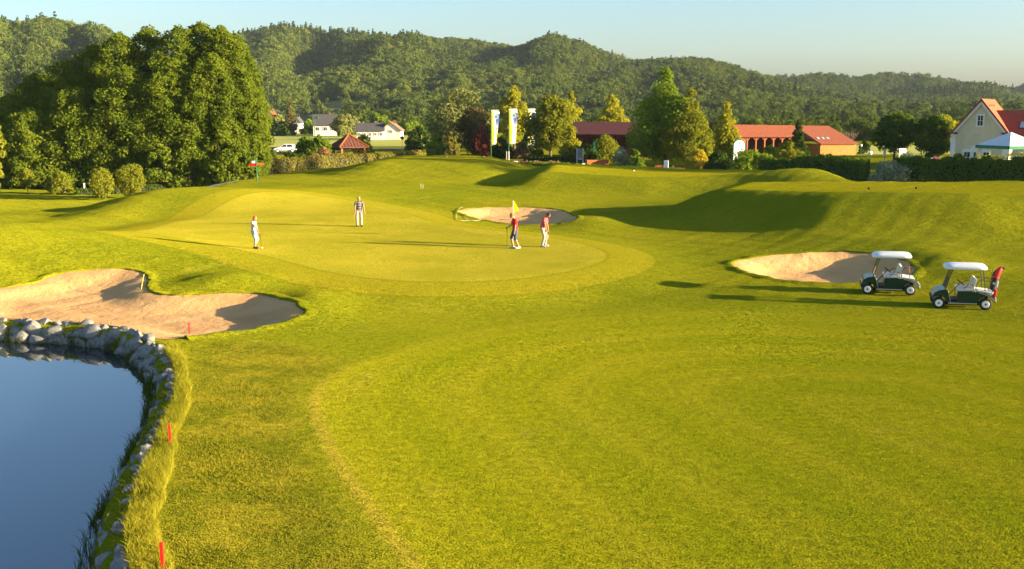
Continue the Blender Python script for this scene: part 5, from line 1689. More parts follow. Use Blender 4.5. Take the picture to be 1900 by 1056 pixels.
# white car
def car():
    d = 186.0
    g = g_at(521, d)
    root = empty('parked_car', Vector((g.x, d, 0.05)), R(4))
    L = 1.55
    body = MB()
    lo = [(-2.0, 0.32), (-1.62, 0.25), (1.65, 0.25), (1.95, 0.35), (1.98, 0.72), (1.80, 0.90), (0.0, 0.95), (-0.95, 0.90), (-1.75, 0.74), (-2.02, 0.55)]
    body.prism(lo, 1, -0.8, 0.8)
    b = body.build('body', M['car_white'], root)
    md = b.modifiers.new('bevel', 'BEVEL'); md.width = 0.07; md.segments = 3
    cab = MB()
    V = []
    for y, k in ((-0.76, 0), (0.76, 0)):
        V += [(-0.95, y, 0.9), (1.75, y, 0.88), (1.25, y * 0.82, 1.40), (-0.25, y * 0.82, 1.42)]
    cab.add(V, [(0, 1, 2, 3), (7, 6, 5, 4), (0, 4, 5, 1), (1, 5, 6, 2), (2, 6, 7, 3), (3, 7, 4, 0)])
    c = cab.build('cabin', M['car_white'], root)
    md = c.modifiers.new('bevel', 'BEVEL'); md.width = 0.06; md.segments = 3
    def side(pts, s_):
        m = MB(); m.add([(x, s_ * (0.765 - 0.137 * (z - 0.9) / 0.5 + 0.004), z) for x, z in pts], [tuple(range(len(pts)))]); m.build('side_window', M['glass'], root)
    for s_ in (-1, 1):
        side([(-0.72, 0.95), (0.20, 0.95), (0.20, 1.34), (-0.22, 1.34)], s_)
        side([(0.30, 0.95), (1.30, 0.95), (1.05, 1.33), (0.30, 1.34)], s_)
    m = MB(); m.add([(-0.93, -0.66, 0.93), (-0.93, 0.66, 0.93), (-0.30, 0.58, 1.39), (-0.30, -0.58, 1.39)], [(0, 1, 2, 3)])
    o = m.build('windscreen', M['glass'], root); o.location.x = -0.02
    for x in (-1.25, 1.2):
        for s_ in (-1, 1):
            Mx = Euler((R(90), 0, 0)).to_matrix()
            m = MB(); m.lathe([(0.20, -0.09), (0.29, -0.10), (0.31, -0.05), (0.31, 0.05), (0.29, 0.10), (0.20, 0.09)], 20, (x, s_ * 0.75, 0.31), Mx)
            w_ = m.build('wheel', M['black'], root, True)
            m = MB(); m.lathe([(0.19, -0.11), (0.19, 0.11)], 16, (x, s_ * 0.75, 0.31), Mx); m.build('rim', M['white'], w_)
    for s_ in (-1, 1):
        m = MB(); m.box((-1.93, s_ * 0.55, 0.62), (0.12, 0.3, 0.15), None, 0.02); m.build('headlight', M['skyglass'], root)
        m = MB(); m.box((1.93, s_ * 0.6, 0.68), (0.1, 0.25, 0.18), None, 0.02); m.build('tail_light', M['red_paint'], root)
    m = MB(); m.box((0, 0, 0.36), (3.95, 1.64, 0.09), None, 0.03); m.build('bumper_strip', M['black'], root)
    tag(root, 'small white hatchback parked on the road beside the grove', 'car')
M['car_white'] = plain('car_white', (0.74, 0.73, 0.72), 0.3, 0.04, 2.0, spec=0.5, coat=0.4)
car()
# ------------------------------------------------------------------ stone bank of the pond
def stone_mat():
    t = NT('limestone')
    o = t.obj()
    r_ = t.n('ShaderNodeObjectInfo').outputs['Random']
    nz = t.noise(3.0, 6, 0.7, o).outputs[0]
    c = t.mix(t.ramp(nz, 0.32, 0.7), (0.09, 0.092, 0.09), (0.31, 0.30, 0.27))
    c = t.mix(t.math('MULTIPLY', r_, 0.5), c, (0.20, 0.195, 0.18))
    ms = t.noise(1.4, 4, 0.6, o).outputs[0]
    c = t.mix(t.math('MULTIPLY', t.ramp(ms, 0.56, 0.7), 0.5), c, (0.075, 0.085, 0.03))
    t.principled(Base_Color=c, Roughness=0.9, Normal=t.bump(t.noise(9, 5, 0.7, o).outputs[0], 0.7, 0.06))
    return t.m
M['stone'] = stone_mat()
def boulder_mesh(k):
    r_ = random.Random(k * 13 + 5)
    bm = bmesh.new()
    bmesh.ops.create_icosphere(bm, subdivisions=3, radius=0.5)
    planes = [(Vector((r_.gauss(0, 1), r_.gauss(0, 1), r_.gauss(0, 0.8))).normalized(), r_.uniform(0.27, 0.42)) for _ in range(11)]
    off = Vector((r_.random() * 50, r_.random() * 50, r_.random() * 50))
    for v in bm.verts:
        for n, dd in planes:
            e = v.co.dot(n) - dd
            if e > 0: v.co -= n * e * 0.9
        v.co *= 1 + 0.10 * mnoise.noise(v.co * 3 + off) + 0.05 * mnoise.noise(v.co * 8 + off)
    me = bpy.data.meshes.new('boulder')
    bm.to_mesh(me); bm.free()
    me.polygons.foreach_set('use_smooth', np.ones(len(me.polygons), bool))
    me.set_sharp_from_angle(angle=R(28))
    me.materials.append(M['stone'])
    return me
bms = [boulder_mesh(k) for k in range(9)]
bank = empty('stone_bank', (BANK[0][0], BANK[0][1], 0))
tag(bank, 'bank of rough grey limestone boulders edging the pond', 'stone bank')
BP = np.array(BANK); bl_ = np.r_[0, np.cumsum(np.linalg.norm(np.diff(BP, axis=0), axis=1))]
def bank_at(s_):
    x = np.interp(s_, bl_, BP[:, 0]); y = np.interp(s_, bl_, BP[:, 1])
    x2 = np.interp(s_ + 0.3, bl_, BP[:, 0]); y2 = np.interp(s_ + 0.3, bl_, BP[:, 1])
    x1 = np.interp(s_ - 0.3, bl_, BP[:, 0]); y1 = np.interp(s_ - 0.3, bl_, BP[:, 1])
    t_ = Vector((x2 - x1, y2 - y1)).normalized()
    return Vector((x, y)), t_, Vector((t_.y, -t_.x))       # inward towards the water is checked below
_p, _t, _n = bank_at(3.0)
SGN = 1.0 if sdpoly(np.array([_p.x + _n.x * 0.4]), np.array([_p.y + _n.y * 0.4]), POND)[0] > 0 else -1.0
rr = random.Random(3)
for row, (inn, z0, sz, gap) in enumerate(((0.08, -0.10, 0.38, 0.40), (0.26, -0.30, 0.55, 0.50), (0.38, -0.58, 0.58, 0.60))):
    s_ = 0.1 + row * 0.3
    while s_ < bl_[-1] - 0.1:
        p, t_, n_ = bank_at(s_)
        n_ = n_ * SGN
        k = rr.uniform(0.75, 1.3)
        far = 1.0 + 0.30 * float(sm((p.y - 28.0) / 6.0))
        k *= far
        o = link('boulder', bms[rr.randrange(9)], bank)
        q = p + n_ * (inn * far + rr.uniform(-0.06, 0.08))
        o.location = (q.x - bank.location.x, q.y - bank.location.y, z0 + rr.uniform(-0.07, 0.08))
        o.rotation_euler = (rr.uniform(-0.25, 0.25), rr.uniform(-0.25, 0.25), math.atan2(t_.y, t_.x) + rr.uniform(-0.3, 0.3))
        o.scale = (sz * k * rr.uniform(1.1, 1.5), sz * far * rr.uniform(0.75, 1.0), sz * k * rr.uniform(0.75, 1.0))
        s_ += gap * k * rr.uniform(0.85, 1.1)

# ------------------------------------------------------------------ grass blades
def blades(name, x, y, z, h, wd, mat, lean=0.35, seed=1, parent=None):
    r_ = np.random.default_rng(seed)
    n = len(x)
    a = r_.random(n) * 2 * np.pi
    b = r_.random(n) * 2 * np.pi
    L = lean * (0.3 + r_.random(n)) * h
    cx, sx = np.cos(a) * wd / 2, np.sin(a) * wd / 2
    lx, ly = np.cos(b) * L, np.sin(b) * L
    P = np.stack([x, y, z], 1)
    o = np.zeros((n, 5, 3), np.float32)
    o[:, 0] = P + np.stack([-cx, -sx, -0.02 + 0 * h], 1)
    o[:, 1] = P + np.stack([cx, sx, -0.02 + 0 * h], 1)
    m = P + np.stack([lx * 0.35, ly * 0.35, h * 0.6], 1)
    o[:, 2] = m + np.stack([-cx * 0.7, -sx * 0.7, 0 * h], 1)
    o[:, 3] = m + np.stack([cx * 0.7, sx * 0.7, 0 * h], 1)
    o[:, 4] = P + np.stack([lx, ly, h * (1 - 0.25 * lean)], 1)
    i = np.arange(n)[:, None] * 5
    F = np.concatenate([i + np.array([0, 1, 3]), i + np.array([0, 3, 2]), i + np.array([2, 3, 4])], 1).reshape(-1, 3)
    return link(name, mesh_np(name, o.reshape(-1, 3), F, mat), parent)
M['bl_tall'] = leafmat('blade_tall', (0.25, 0.26, 0.016), (0.46, 0.40, 0.040), 0.5)
M['bl_dark'] = leafmat('blade_dark', (0.06, 0.085, 0.012), (0.14, 0.15, 0.02), 0.4)
M['bl_rough'] = leafmat('blade_rough', (0.24, 0.25, 0.012), (0.46, 0.39, 0.04), 0.5)
M['bl_fair'] = leafmat('blade_fairway', (0.27, 0.29, 0.010), (0.42, 0.38, 0.020), 0.5)
g_ = np.random.default_rng(21)
# tall strip along the right bank
s0 = float(bl_[np.argmin(np.abs(BP[:, 1] - at(300, 640, 0).y) + (BP[:, 0] < -16) * 99)])
n = 30000
ss = s0 + (bl_[-1] - s0) * g_.random(n) ** 0.85
bx = np.interp(ss, bl_, BP[:, 0]); by = np.interp(ss, bl_, BP[:, 1])
ex = np.interp(ss + 0.2, bl_, BP[:, 0]) - np.interp(ss - 0.2, bl_, BP[:, 0]); ey = np.interp(ss + 0.2, bl_, BP[:, 1]) - np.interp(ss - 0.2, bl_, BP[:, 1])
el = np.hypot(ex, ey) + 1e-9
outx, outy = -SGN * ey / el, SGN * ex / el
wl_ = 0.42 + 0.25 * sm((30 - by) / 12)
off = (0.04 + (wl_ - 0.04) * g_.random(n)) * (1 + 0.2 * vnoise(bx, by, 0.8, 4))
tx_, ty_ = bx + outx * off, by + outy * off
hh = (0.09 + 0.20 * g_.random(n) ** 1.5) * (0.75 + 0.5 * np.clip(vnoise(tx_, ty_, 0.5, 8) + 0.5, 0, 1))
keep = vnoise(tx_, ty_, 0.35, 3) + g_.random(n) > 0.15
tag(blades('tall_grass', tx_[keep], ty_[keep], H(tx_[keep], ty_[keep]), hh[keep], 0.013, M['bl_tall'], 0.6, 31), 'uncut yellow green grass strip along the pond bank', 'grass', kind='stuff')
# tufts between the stones
n = 5200
cs = bl_[-1] * g_.random(90)
ss = np.clip(cs[g_.integers(0, 90, n)] + g_.normal(size=n) * 0.13, 0, bl_[-1])
bx = np.interp(ss, bl_, BP[:, 0]); by = np.interp(ss, bl_, BP[:, 1])
ex = np.interp(ss + 0.2, bl_, BP[:, 0]) - np.interp(ss - 0.2, bl_, BP[:, 0]); ey = np.interp(ss + 0.2, bl_, BP[:, 1]) - np.interp(ss - 0.2, bl_, BP[:, 1])
el = np.hypot(ex, ey) + 1e-9
q = 0.05 + 0.8 * g_.random(n)
tx_, ty_ = bx + SGN * ey / el * q, by - SGN * ex / el * q
tag(blades('bank_tufts', tx_, ty_, -0.02 - 0.75 * q, 0.15 + 0.25 * g_.random(n), 0.016, M['bl_dark'], 0.8, 32), 'green grass tufts growing between the pond stones', 'grass', kind='stuff')
# rough and the nearest fairway
def scatter(n, x0, x1, y0, y1, poly, mn=0.0):
    x = x0 + (x1 - x0) * g_.random(n); y = y0 + (y1 - y0) * g_.random(n) ** 1.25
    ok = np.abs(x) < y * 0.50 + 1
    ok &= sdpoly(x, y, poly) > mn
    return x[ok], y[ok]
x, y = scatter(150000, -9, 1, 15.5, 36, ROUGH)
k = vnoise(x, y, 0.28, 2) + vnoise(x, y, 0.9, 6) + 1.4 * g_.random(len(x)) > 0.75
k &= g_.random(len(x)) < sm(sdpoly(x, y, ROUGH) / 1.2) * (1 - sm((y - 22) / 14))
x, y = x[k], y[k]
tag(blades('rough_grass', x, y, H(x, y), 0.02 + 0.035 * g_.random(len(x)), 0.014, M['bl_rough'], 1.0, 33), 'coarse rough between the pond and the mown fairway', 'grass', kind='stuff')
x, y = scatter(110000, -5, 17, 15.5, 33, FAIR)
fade = g_.random(len(x)) < 1 - sm((y - 22) / 11) * 0.9
x, y = x[fade], y[fade]
tag(blades('fairway_grass', x, y, H(x, y), 0.010 + 0.014 * g_.random(len(x)), 0.012, M['bl_fair'], 1.0, 34), 'short mown grass of the near fairway', 'grass', kind='stuff')
# lone flowering weed on the bank
p = at(203, 985, -0.3)
root = empty('water_weed', p)
m = MB(); m.tube([(0, 0, -0.3), (0.02, 0, 0.1), (-0.01, 0, 0.36)], [0.012, 0.009, 0.005], 5); m.build('stem', M['lf_lime'], root)
r_ = np.random.default_rng(3)
Pc = np.stack([r_.normal(size=46) * 0.035, r_.normal(size=46) * 0.035, -0.1 + 0.48 * r_.random(46)], 1)
V, F = leaf_quads(Pc, r_.normal(size=(46, 3)), 0.028, r_)
link('leaves', mesh_np('leaves', V, F, M['lf_yellow']), root)
tag(root, 'single yellow leafed weed growing from the lower pond bank', 'weed')

# ------------------------------------------------------------------ people
def remeshed(mb, name, mat, voxel=0.010, smooth=2):
    me = bpy.data.meshes.new('tmp'); me.from_pydata([tuple(v) for v in mb.V], [], mb.F)
    bm = bmesh.new(); bm.from_mesh(me); bmesh.ops.recalc_face_normals(bm, faces=bm.faces); bm.to_mesh(me); bm.free()
    o = bpy.data.objects.new('tmp', me); col.objects.link(o)
    md = o.modifiers.new('r', 'REMESH'); md.mode = 'VOXEL'; md.voxel_size = voxel
    if smooth:
        m2 = o.modifiers.new('s', 'SMOOTH'); m2.iterations = smooth; m2.factor = 0.5
    dg = bpy.context.evaluated_depsgraph_get()
    dg.update()
    out = bpy.data.meshes.new_from_object(o.evaluated_get(dg))
    bpy.data.objects.remove(o); bpy.data.meshes.remove(me)
    out.name = name
    out.materials.clear(); out.materials.append(mat)
    out.polygons.foreach_set('use_smooth', np.ones(len(out.polygons), bool))
    return out

def elbow(a, b, l1, l2, hint):
    """joint between a and b with bone lengths l1, l2 bending towards hint"""
    a, b = Vector(a), Vector(b)
    d = b - a; L = min(d.length, (l1 + l2) * 0.999)
    x = (l1 * l1 - l2 * l2 + L * L) / (2 * L)
    hgt = math.sqrt(max(l1 * l1 - x * x, 0))
    dn = d.normalized()
    hv = Vector(hint); hv = (hv - dn * hv.dot(dn)).normalized()
    return a + dn * x + hv * hgt

def person(px, py, top, face, label, c, pose):
    """face: heading in degrees (0 = +x). local x forward, y left, z up; c colours; pose joints"""
    g = gpt(px, py)
    hgt = (atd(px, top, g.y).z - g.z) * pose.get('grow', 1.0)
    k = hgt / 1.75
    lean = R(pose.get('lean', 3)); bow = R(pose.get('bow', 25))
    hip = Vector((pose.get('hipx', 0.0), 0, 0.93 * k))
    def up(v, ang):                         # tilt forward about y at the hip
        return Vector((v[0] * math.cos(ang) + v[2] * math.sin(ang), v[1], -v[0] * math.sin(ang) + v[2] * math.cos(ang)))
    sh = pose.get('shoulder', 0.19) * k
    def T(x, y, z): return hip + up((x * k, y * k, z * k), lean)
    waist, chest, neck0 = T(0, 0, 0.16), T(0.01, 0, 0.38), T(0, 0, 0.53)
    nk = neck0 + up((0.02 * k, 0, 0.09 * k), lean + bow * 0.5)
    hd = nk + up((0.035 * k, 0, 0.10 * k), lean + bow)
    SL, SR = T(0, sh / k, 0.49), T(0, -sh / k, 0.49)
    arms = []
    for s_, S_, key in ((1, SL, 'left'), (-1, SR, 'right')):
        hp_ = pose[key]
        hand = Vector(hp_[:3]) * k
        e = elbow(S_, hand, 0.29 * k, 0.26 * k, pose.get(key + '_hint', (-0.6, s_ * 0.6, -0.2)))
        arms.append((s_, S_, e, hand))
    legs = []
    for s_, key in ((1, 'lfoot'), (-1, 'rfoot')):
        f = pose[key]
        an = Vector((f[0] * k, f[1] * k, 0.085 * k))
        hj = hip + Vector((0, s_ * 0.095 * k, -0.02 * k))
        kn = elbow(hj, an, 0.44 * k, 0.43 * k, (1, s_ * 0.15, 0))
        legs.append((s_, hj, kn, an, R(f[2] if len(f) > 2 else 0)))
    q = lambda *r: [tuple(v * k for v in t) if hasattr(t, '__len__') else t * k for t in r]
    Hm = Euler((0, lean + bow, 0)).to_matrix()
    b = MB()
    b.tube([hip + Vector((0, 0, -0.06 * k)), hip + Vector((0, 0, 0.04 * k)), waist, chest, T(0, 0, 0.47), neck0], q((0.10, 0.15), (0.115, 0.165), (0.10, 0.14), (0.115, 0.165), (0.085, 0.15), (0.05, 0.06)), 14)
    b.tube([neck0 - Vector((0, 0, 0.05 * k)), nk, hd], q(0.055, 0.05, 0.055), 10)
    b.ball(hd, q((0.098, 0.076, 0.118))[0], 16, 12, Hm)
    b.ball(hd + Hm @ Vector((0.045, 0, -0.06)) * k, q((0.05, 0.05, 0.055))[0], 10, 8, Hm)
    b.ball(hd + Hm @ Vector((0.103, 0, -0.012)) * k, q((0.02, 0.014, 0.026))[0], 8, 6, Hm)
    for s_ in (-1, 1): b.ball(hd + Hm @ Vector((-0.005, s_ * 0.078, -0.01)) * k, q((0.02, 0.012, 0.03))[0], 8, 6, Hm)
    for s_, S_, e, hand in arms:
        b.tube([S_ - Vector((0, s_ * 0.03 * k, -0.0)), S_.lerp(e, 0.5), e, e.lerp(hand, 0.3), hand], q(0.056, 0.049, 0.040, 0.041, 0.029), 10)
        dn = (hand - e).normalized()
        sd = dn.cross(Vector((1, 0, 0.2))).normalized()
        fw = sd.cross(dn).normalized()
        if fw.x < 0: fw = -fw
        pc = hand + dn * 0.045 * k
        b.tube([hand, pc, pc + dn * 0.04 * k], q((0.022, 0.030), (0.020, 0.040), (0.018, 0.040)), 8)
        for i, ln in enumerate((0.070, 0.080, 0.074, 0.058)):
            r0 = pc + dn * 0.035 * k + fw * (0.028 - 0.019 * i) * k
            cu = sd * (-s_) * 0.3
            b.tube([r0, r0 + (dn + cu * 0.4).normalized() * ln * 0.5 * k, r0 + (dn + cu * 0.4).normalized() * ln * 0.5 * k + (dn * 0.6 + cu * 2.2).normalized() * ln * 0.5 * k], q(0.0095, 0.009, 0.008), 6)
        th = hand + dn * 0.02 * k + fw * 0.025 * k
        b.tube([th, th + (fw + dn * 0.6).normalized() * 0.035 * k, th + (fw * 0.5 + dn * 1.3).normalized() * 0.065 * k], q(0.012, 0.011, 0.009), 6)
    for s_, hj, kn, an, tw in legs:
        b.tube([hj + Vector((0, 0, 0.03 * k)), hj.lerp(kn, 0.5), kn, kn.lerp(an, 0.32), kn.lerp(an, 0.75), an], q(0.088, 0.074, 0.055, 0.058, 0.042, 0.036), 12)
        fx = Vector((math.cos(tw), math.sin(tw), 0))
        b.tube([an - fx * 0.05 * k - Vector((0, 0, 0.04 * k)), an + fx * 0.06 * k - Vector((0, 0, 0.045 * k)), an + fx * 0.16 * k - Vector((0, 0, 0.058 * k))], q((0.038, 0.034), (0.034, 0.042), (0.022, 0.038)), 10)
    body = link('person', remeshed(b, 'person', M[c['skin']], 0.011, 2))
    body.location = g; body.rotation_euler = (0, 0, R(face))
    tag(body, label, 'person', 'golfers on the putting green')
    # shirt
    s = MB()
    hem = pose.get('hem', -0.02)
    s.tube([hip + Vector((0, 0, hem * k)), hip + Vector((0, 0, 0.06 * k)), waist, chest, T(0, 0, 0.475), neck0 + Vector((0, 0, 0.005))], q((0.135, 0.18), (0.132, 0.18), (0.122, 0.165), (0.135, 0.185), (0.10, 0.165), (0.062, 0.075)), 16)
    sl = pose.get('sleeve', 0.62)
    for s_, S_, e, hand in arms:
        ee = S_.lerp(e, sl)
        s.tube([S_ - Vector((0, s_ * 0.06 * k, 0)), S_.lerp(ee, 0.4), ee], q(0.078, 0.070, 0.066), 12)
    link('shirt', remeshed(s, 'shirt', M[c['shirt']], 0.013, 2), body)
    # trousers
    t_ = MB()
    t_.tube([hip + Vector((0, 0, -0.10 * k)), hip + Vector((0, 0, 0.0)), hip + Vector((0, 0, 0.09 * k))], q((0.115, 0.165), (0.132, 0.182), (0.120, 0.165)), 16)
    L = pose.get('legs', 1.0)
    for s_, hj, kn, an, tw in legs:
        pts = [hj + Vector((0, 0, 0.04 * k)), hj.lerp(kn, 0.5), kn]
        rd = [0.103, 0.092, 0.078]
        if L > 0.5:
            m = (L - 0.5) * 2
            pts += [kn.lerp(an, m * 0.5), kn.lerp(an, m * 0.97)]
            rd += [0.073, 0.070]
        else:
            pts[-1] = hj.lerp(kn, L * 2); rd[-1] = 0.086
        t_.tube(pts, q(*rd), 12)
    link('trousers', remeshed(t_, 'trousers', M[c['trousers']], 0.013, 2), body)
    # shoes
    for s_, hj, kn, an, tw in legs:
        fx = Vector((math.cos(tw), math.sin(tw), 0))
        z = Vector((0, 0, 1))
        h_ = MB()
        h_.tube([an - fx * 0.075 * k - z * 0.035 * k, an - fx * 0.02 * k - z * 0.02 * k, an + fx * 0.08 * k - z * 0.038 * k, an + fx * 0.18 * k - z * 0.05 * k, an + fx * 0.205 * k - z * 0.055 * k], q((0.045, 0.040), (0.062, 0.046), (0.045, 0.05), (0.034, 0.046), (0.02, 0.03)), 12)
        so = link('shoe', remeshed(h_, 'shoe', M[c['shoes']], 0.012, 1), body)
        sole = MB(); sole.tube([an - fx * 0.10 * k - z * 0.078 * k, an + fx * 0.2 * k - z * 0.078 * k], q((0.012, 0.043), (0.010, 0.04)), 8); sole.build('sole', M['black'] if c['shoes'] != 'cloth_white' else M['grey_board'], so)
    # hair: cap of the head, cut away over the face
    h2 = MB()
    h2.ball(hd + Hm @ Vector((-0.022, 0, 0.022)) * k, q((0.102, 0.088, 0.116))[0], 16, 12, Hm)
    if pose.get('bob'):
        h2.ball(hd + Hm @ Vector((-0.035, 0, -0.055)) * k, q((0.088, 0.098, 0.11))[0], 14, 10, Hm)
    link('hair', remeshed(h2, 'hair', M[c['hair']], 0.012, 1), body)
    for s_ in (-1, 1):
        e = MB(); e.ball(hd + Hm @ Vector((0.088, s_ * 0.032, 0.012)) * k, q((0.012, 0.014, 0.009))[0], 8, 6, Hm); e.build('eye', M['black'], body, True)
    mo = MB(); mo.box(hd + Hm @ Vector((0.092, 0, -0.062)) * k, (0.01 * k, 0.045 * k, 0.01 * k)); mo.build('mouth', M['red_wood'], body)
    return body, g, k

def putter(a, b, heading, label):
    """club from grip a to the ground b (world)"""
    root = empty('putter', b)
    v = Vector(a) - Vector(b)
    m = MB(); m.tube([(0, 0, 0.02), v * 0.72], 0.009, 6); m.build('shaft', M['blacksteel'], root)
    m = MB(); m.tube([v * 0.72, v * 1.03], [0.013, 0.016], 8); m.build('grip', M['black'], root)
    m = MB(); f = Vector((math.cos(heading), math.sin(heading), 0)) * 0.055
    m.tube([-f * 0.4 + Vector((0, 0, 0.02)), f + Vector((0, 0, 0.02))], [0.017, 0.014], 8); m.build('club_head', M['steel'], root)
    tag(root, label, 'golf club', 'putters held by the golfers')

M['skin_a'] = plain('skin_tan', (0.30, 0.135, 0.07), 0.6, 0.08, 9.0)
M['skin_b'] = plain('skin_fair', (0.36, 0.19, 0.11), 0.6, 0.08, 9.0)
M['hair_orange'] = plain('hair_orange', (0.40, 0.10, 0.015), 0.6, 0.3, 20.0)
M['hair_blond'] = plain('hair_blond', (0.30, 0.19, 0.09), 0.6, 0.3, 20.0)
M['hair_brown'] = plain('hair_brown', (0.16, 0.075, 0.03), 0.6, 0.3, 20.0)
M['hair_black'] = plain('hair_black', (0.022, 0.016, 0.012), 0.6, 0.3, 20.0)
M['cloth_white'] = plain('cloth_white', (0.48, 0.47, 0.46), 0.9, 0.06, 6.0)
M['cloth_teal'] = plain('cloth_pale_teal', (0.22, 0.38, 0.36), 0.9, 0.08, 6.0)
M['cloth_cream'] = plain('cloth_cream', (0.42, 0.34, 0.26), 0.9, 0.08, 6.0)
M['cloth_beige'] = plain('cloth_beige', (0.36, 0.32, 0.25), 0.9, 0.10, 6.0)
M['cloth_red'] = plain('cloth_red', (0.42, 0.008, 0.012), 0.9, 0.12, 6.0)
M['cloth_denim'] = plain('cloth_denim', (0.045, 0.06, 0.12), 0.9, 0.2, 10.0)
M['shoe_dark'] = plain('shoe_dark', (0.03, 0.025, 0.022), 0.6, 0.2, 6.0)
def stripes(name, c1, c2, per, share):
    t = NT(name)
    s = t.n('ShaderNodeSeparateXYZ', {0: t.obj()})
    f = t.math('FRACT', t.math('MULTIPLY', s.outputs[2], 1.0 / per))
    c = t.mix(t.math('LESS_THAN', f, share), c1, c2)
    p = t.principled(Base_Color=c, Roughness=0.9)
    p.inputs['Specular IOR Level'].default_value = 0.2
    return t.m
M['cloth_navy_stripe'] = stripes('cloth_navy_stripe', (0.022, 0.022, 0.035), (0.42, 0.40, 0.38), 0.105, 0.30)
M['cloth_red_stripe'] = stripes('cloth_red_stripe', (0.48, 0.012, 0.014), (0.55, 0.30, 0.27), 0.07, 0.26)

b1, g1, k1 = person(472, 461, 401, -18, 'woman with orange bobbed hair, white top and pale teal capri trousers, leaning on a club',
    dict(skin='skin_b', hair='hair_orange', shirt='cloth_white', trousers='cloth_teal', shoes='shoe_dark'),
    dict(lean=2, bow=14, left=(0.12, 0.24, 0.86), right=(0.40, -0.14, 0.93), lfoot=(-0.02, 0.10, 8), rfoot=(0.10, -0.11, -10), legs=0.74, sleeve=0.3, shoulder=0.165, bob=True, hem=0.0, right_hint=(-0.5, -0.4, -0.8)))
hnd = Matrix.Rotation(R(-18), 3, 'Z') @ (Vector((0.45, -0.14, 0.90)) * k1) + g1
putter(hnd, gpt(485, 461), 0.3, 'thin putter held upright by the woman in white')
b2, g2_, k2 = person(667, 420, 366, -84, 'man in a dark striped polo shirt and cream trousers looking down, farthest golfer',
    dict(skin='skin_a', hair='hair_blond', shirt='cloth_navy_stripe', trousers='cloth_cream', shoes='shoe_dark'),
    dict(lean=9, bow=28, left=(0.16, 0.31, 0.80), right=(0.20, -0.24, 0.78), lfoot=(0.02, 0.11, 12), rfoot=(0.10, -0.12, -14), legs=1.0, sleeve=0.85, grow=1.05))
b3, g3, k3 = person(956, 461, 397, 196, 'person in a plain red T-shirt and denim shorts holding a putter, nearest to the flag',
    dict(skin='skin_b', hair='hair_brown', shirt='cloth_red', trousers='cloth_denim', shoes='cloth_white'),
    dict(lean=4, bow=32, left=(0.08, 0.17, 0.86), right=(0.34, -0.12, 1.04), lfoot=(-0.16, 0.10, 10), rfoot=(0.06, -0.10, -8), legs=0.56, sleeve=0.8, left_hint=(-0.9, 0.4, -0.1), right_hint=(-0.3, -0.3, -0.9), grow=1.04, hem=-0.04))
hnd = Matrix.Rotation(R(196), 3, 'Z') @ (Vector((0.39, -0.10, 1.02)) * k3) + g3
putter(hnd, gpt(941, 461), 3.0, 'dark putter standing before the person in the plain red T-shirt')
b4, g4, k4 = person(1009, 458, 396, -22, 'man in red striped polo and beige trousers with bowed head, right of the flag',
    dict(skin='skin_a', hair='hair_black', shirt='cloth_red_stripe', trousers='cloth_beige', shoes='cloth_white'),
    dict(lean=13, bow=38, hipx=-0.06, left=(0.20, 0.06, 0.82), right=(0.18, -0.07, 0.77), lfoot=(0.0, 0.14, 8), rfoot=(-0.04, -0.14, -4), legs=1.0, sleeve=0.85, grow=1.07))
hnd = Matrix.Rotation(R(-22), 3, 'Z') @ (Vector((0.22, 0.0, 0.78)) * k4) + g4
gp = gpt(1014, 459)
putter(hnd, gp, 0.4, 'putter gripped by the man in the striped red polo shirt')

# ------------------------------------------------------------------ golf carts
M['cart_green'] = plain('cart_green', (0.004, 0.030, 0.018), 0.3, 0.08, 3.0, spec=0.35, coat=0.2)
M['cart_roof'] = plain('cart_roof', (0.66, 0.66, 0.65), 0.4, 0.04, 2.0)
M['cart_seat'] = plain('cart_seat', (0.55, 0.53, 0.48), 0.6, 0.05, 4.0)
M['cart_floor'] = plain('cart_floor', (0.07, 0.07, 0.085), 0.8, 0.2, 10.0)
M['alu'] = plain('aluminium_trim', (0.5, 0.5, 0.5), 0.35, 0.1, 5.0, metal=0.9)
def clear_mat():
    t = NT('clear_screen')
    tr = t.n('ShaderNodeBsdfTransparent', {'Color': (0.95, 0.95, 0.90, 1)})
    gl = t.n('ShaderNodeBsdfGlossy', {'Roughness': 0.05})
    fr = t.n('ShaderNodeFresnel', {'IOR': 1.45})
    mx = t.n('ShaderNodeMixShader', {0: fr.outputs[0]})
    t.set(mx, 1, tr.outputs[0]); t.set(mx, 2, gl.outputs[0])
    return t.surf(mx)
M['clear'] = clear_mat()
WR, WB = 0.225, 1.66
def arc(cx, cz, r, a0, a1, n=8):
    return [(cx + r * math.cos(R(a0 + (a1 - a0) * i / n)), cz + r * math.sin(R(a0 + (a1 - a0) * i / n))) for i in range(n + 1)]
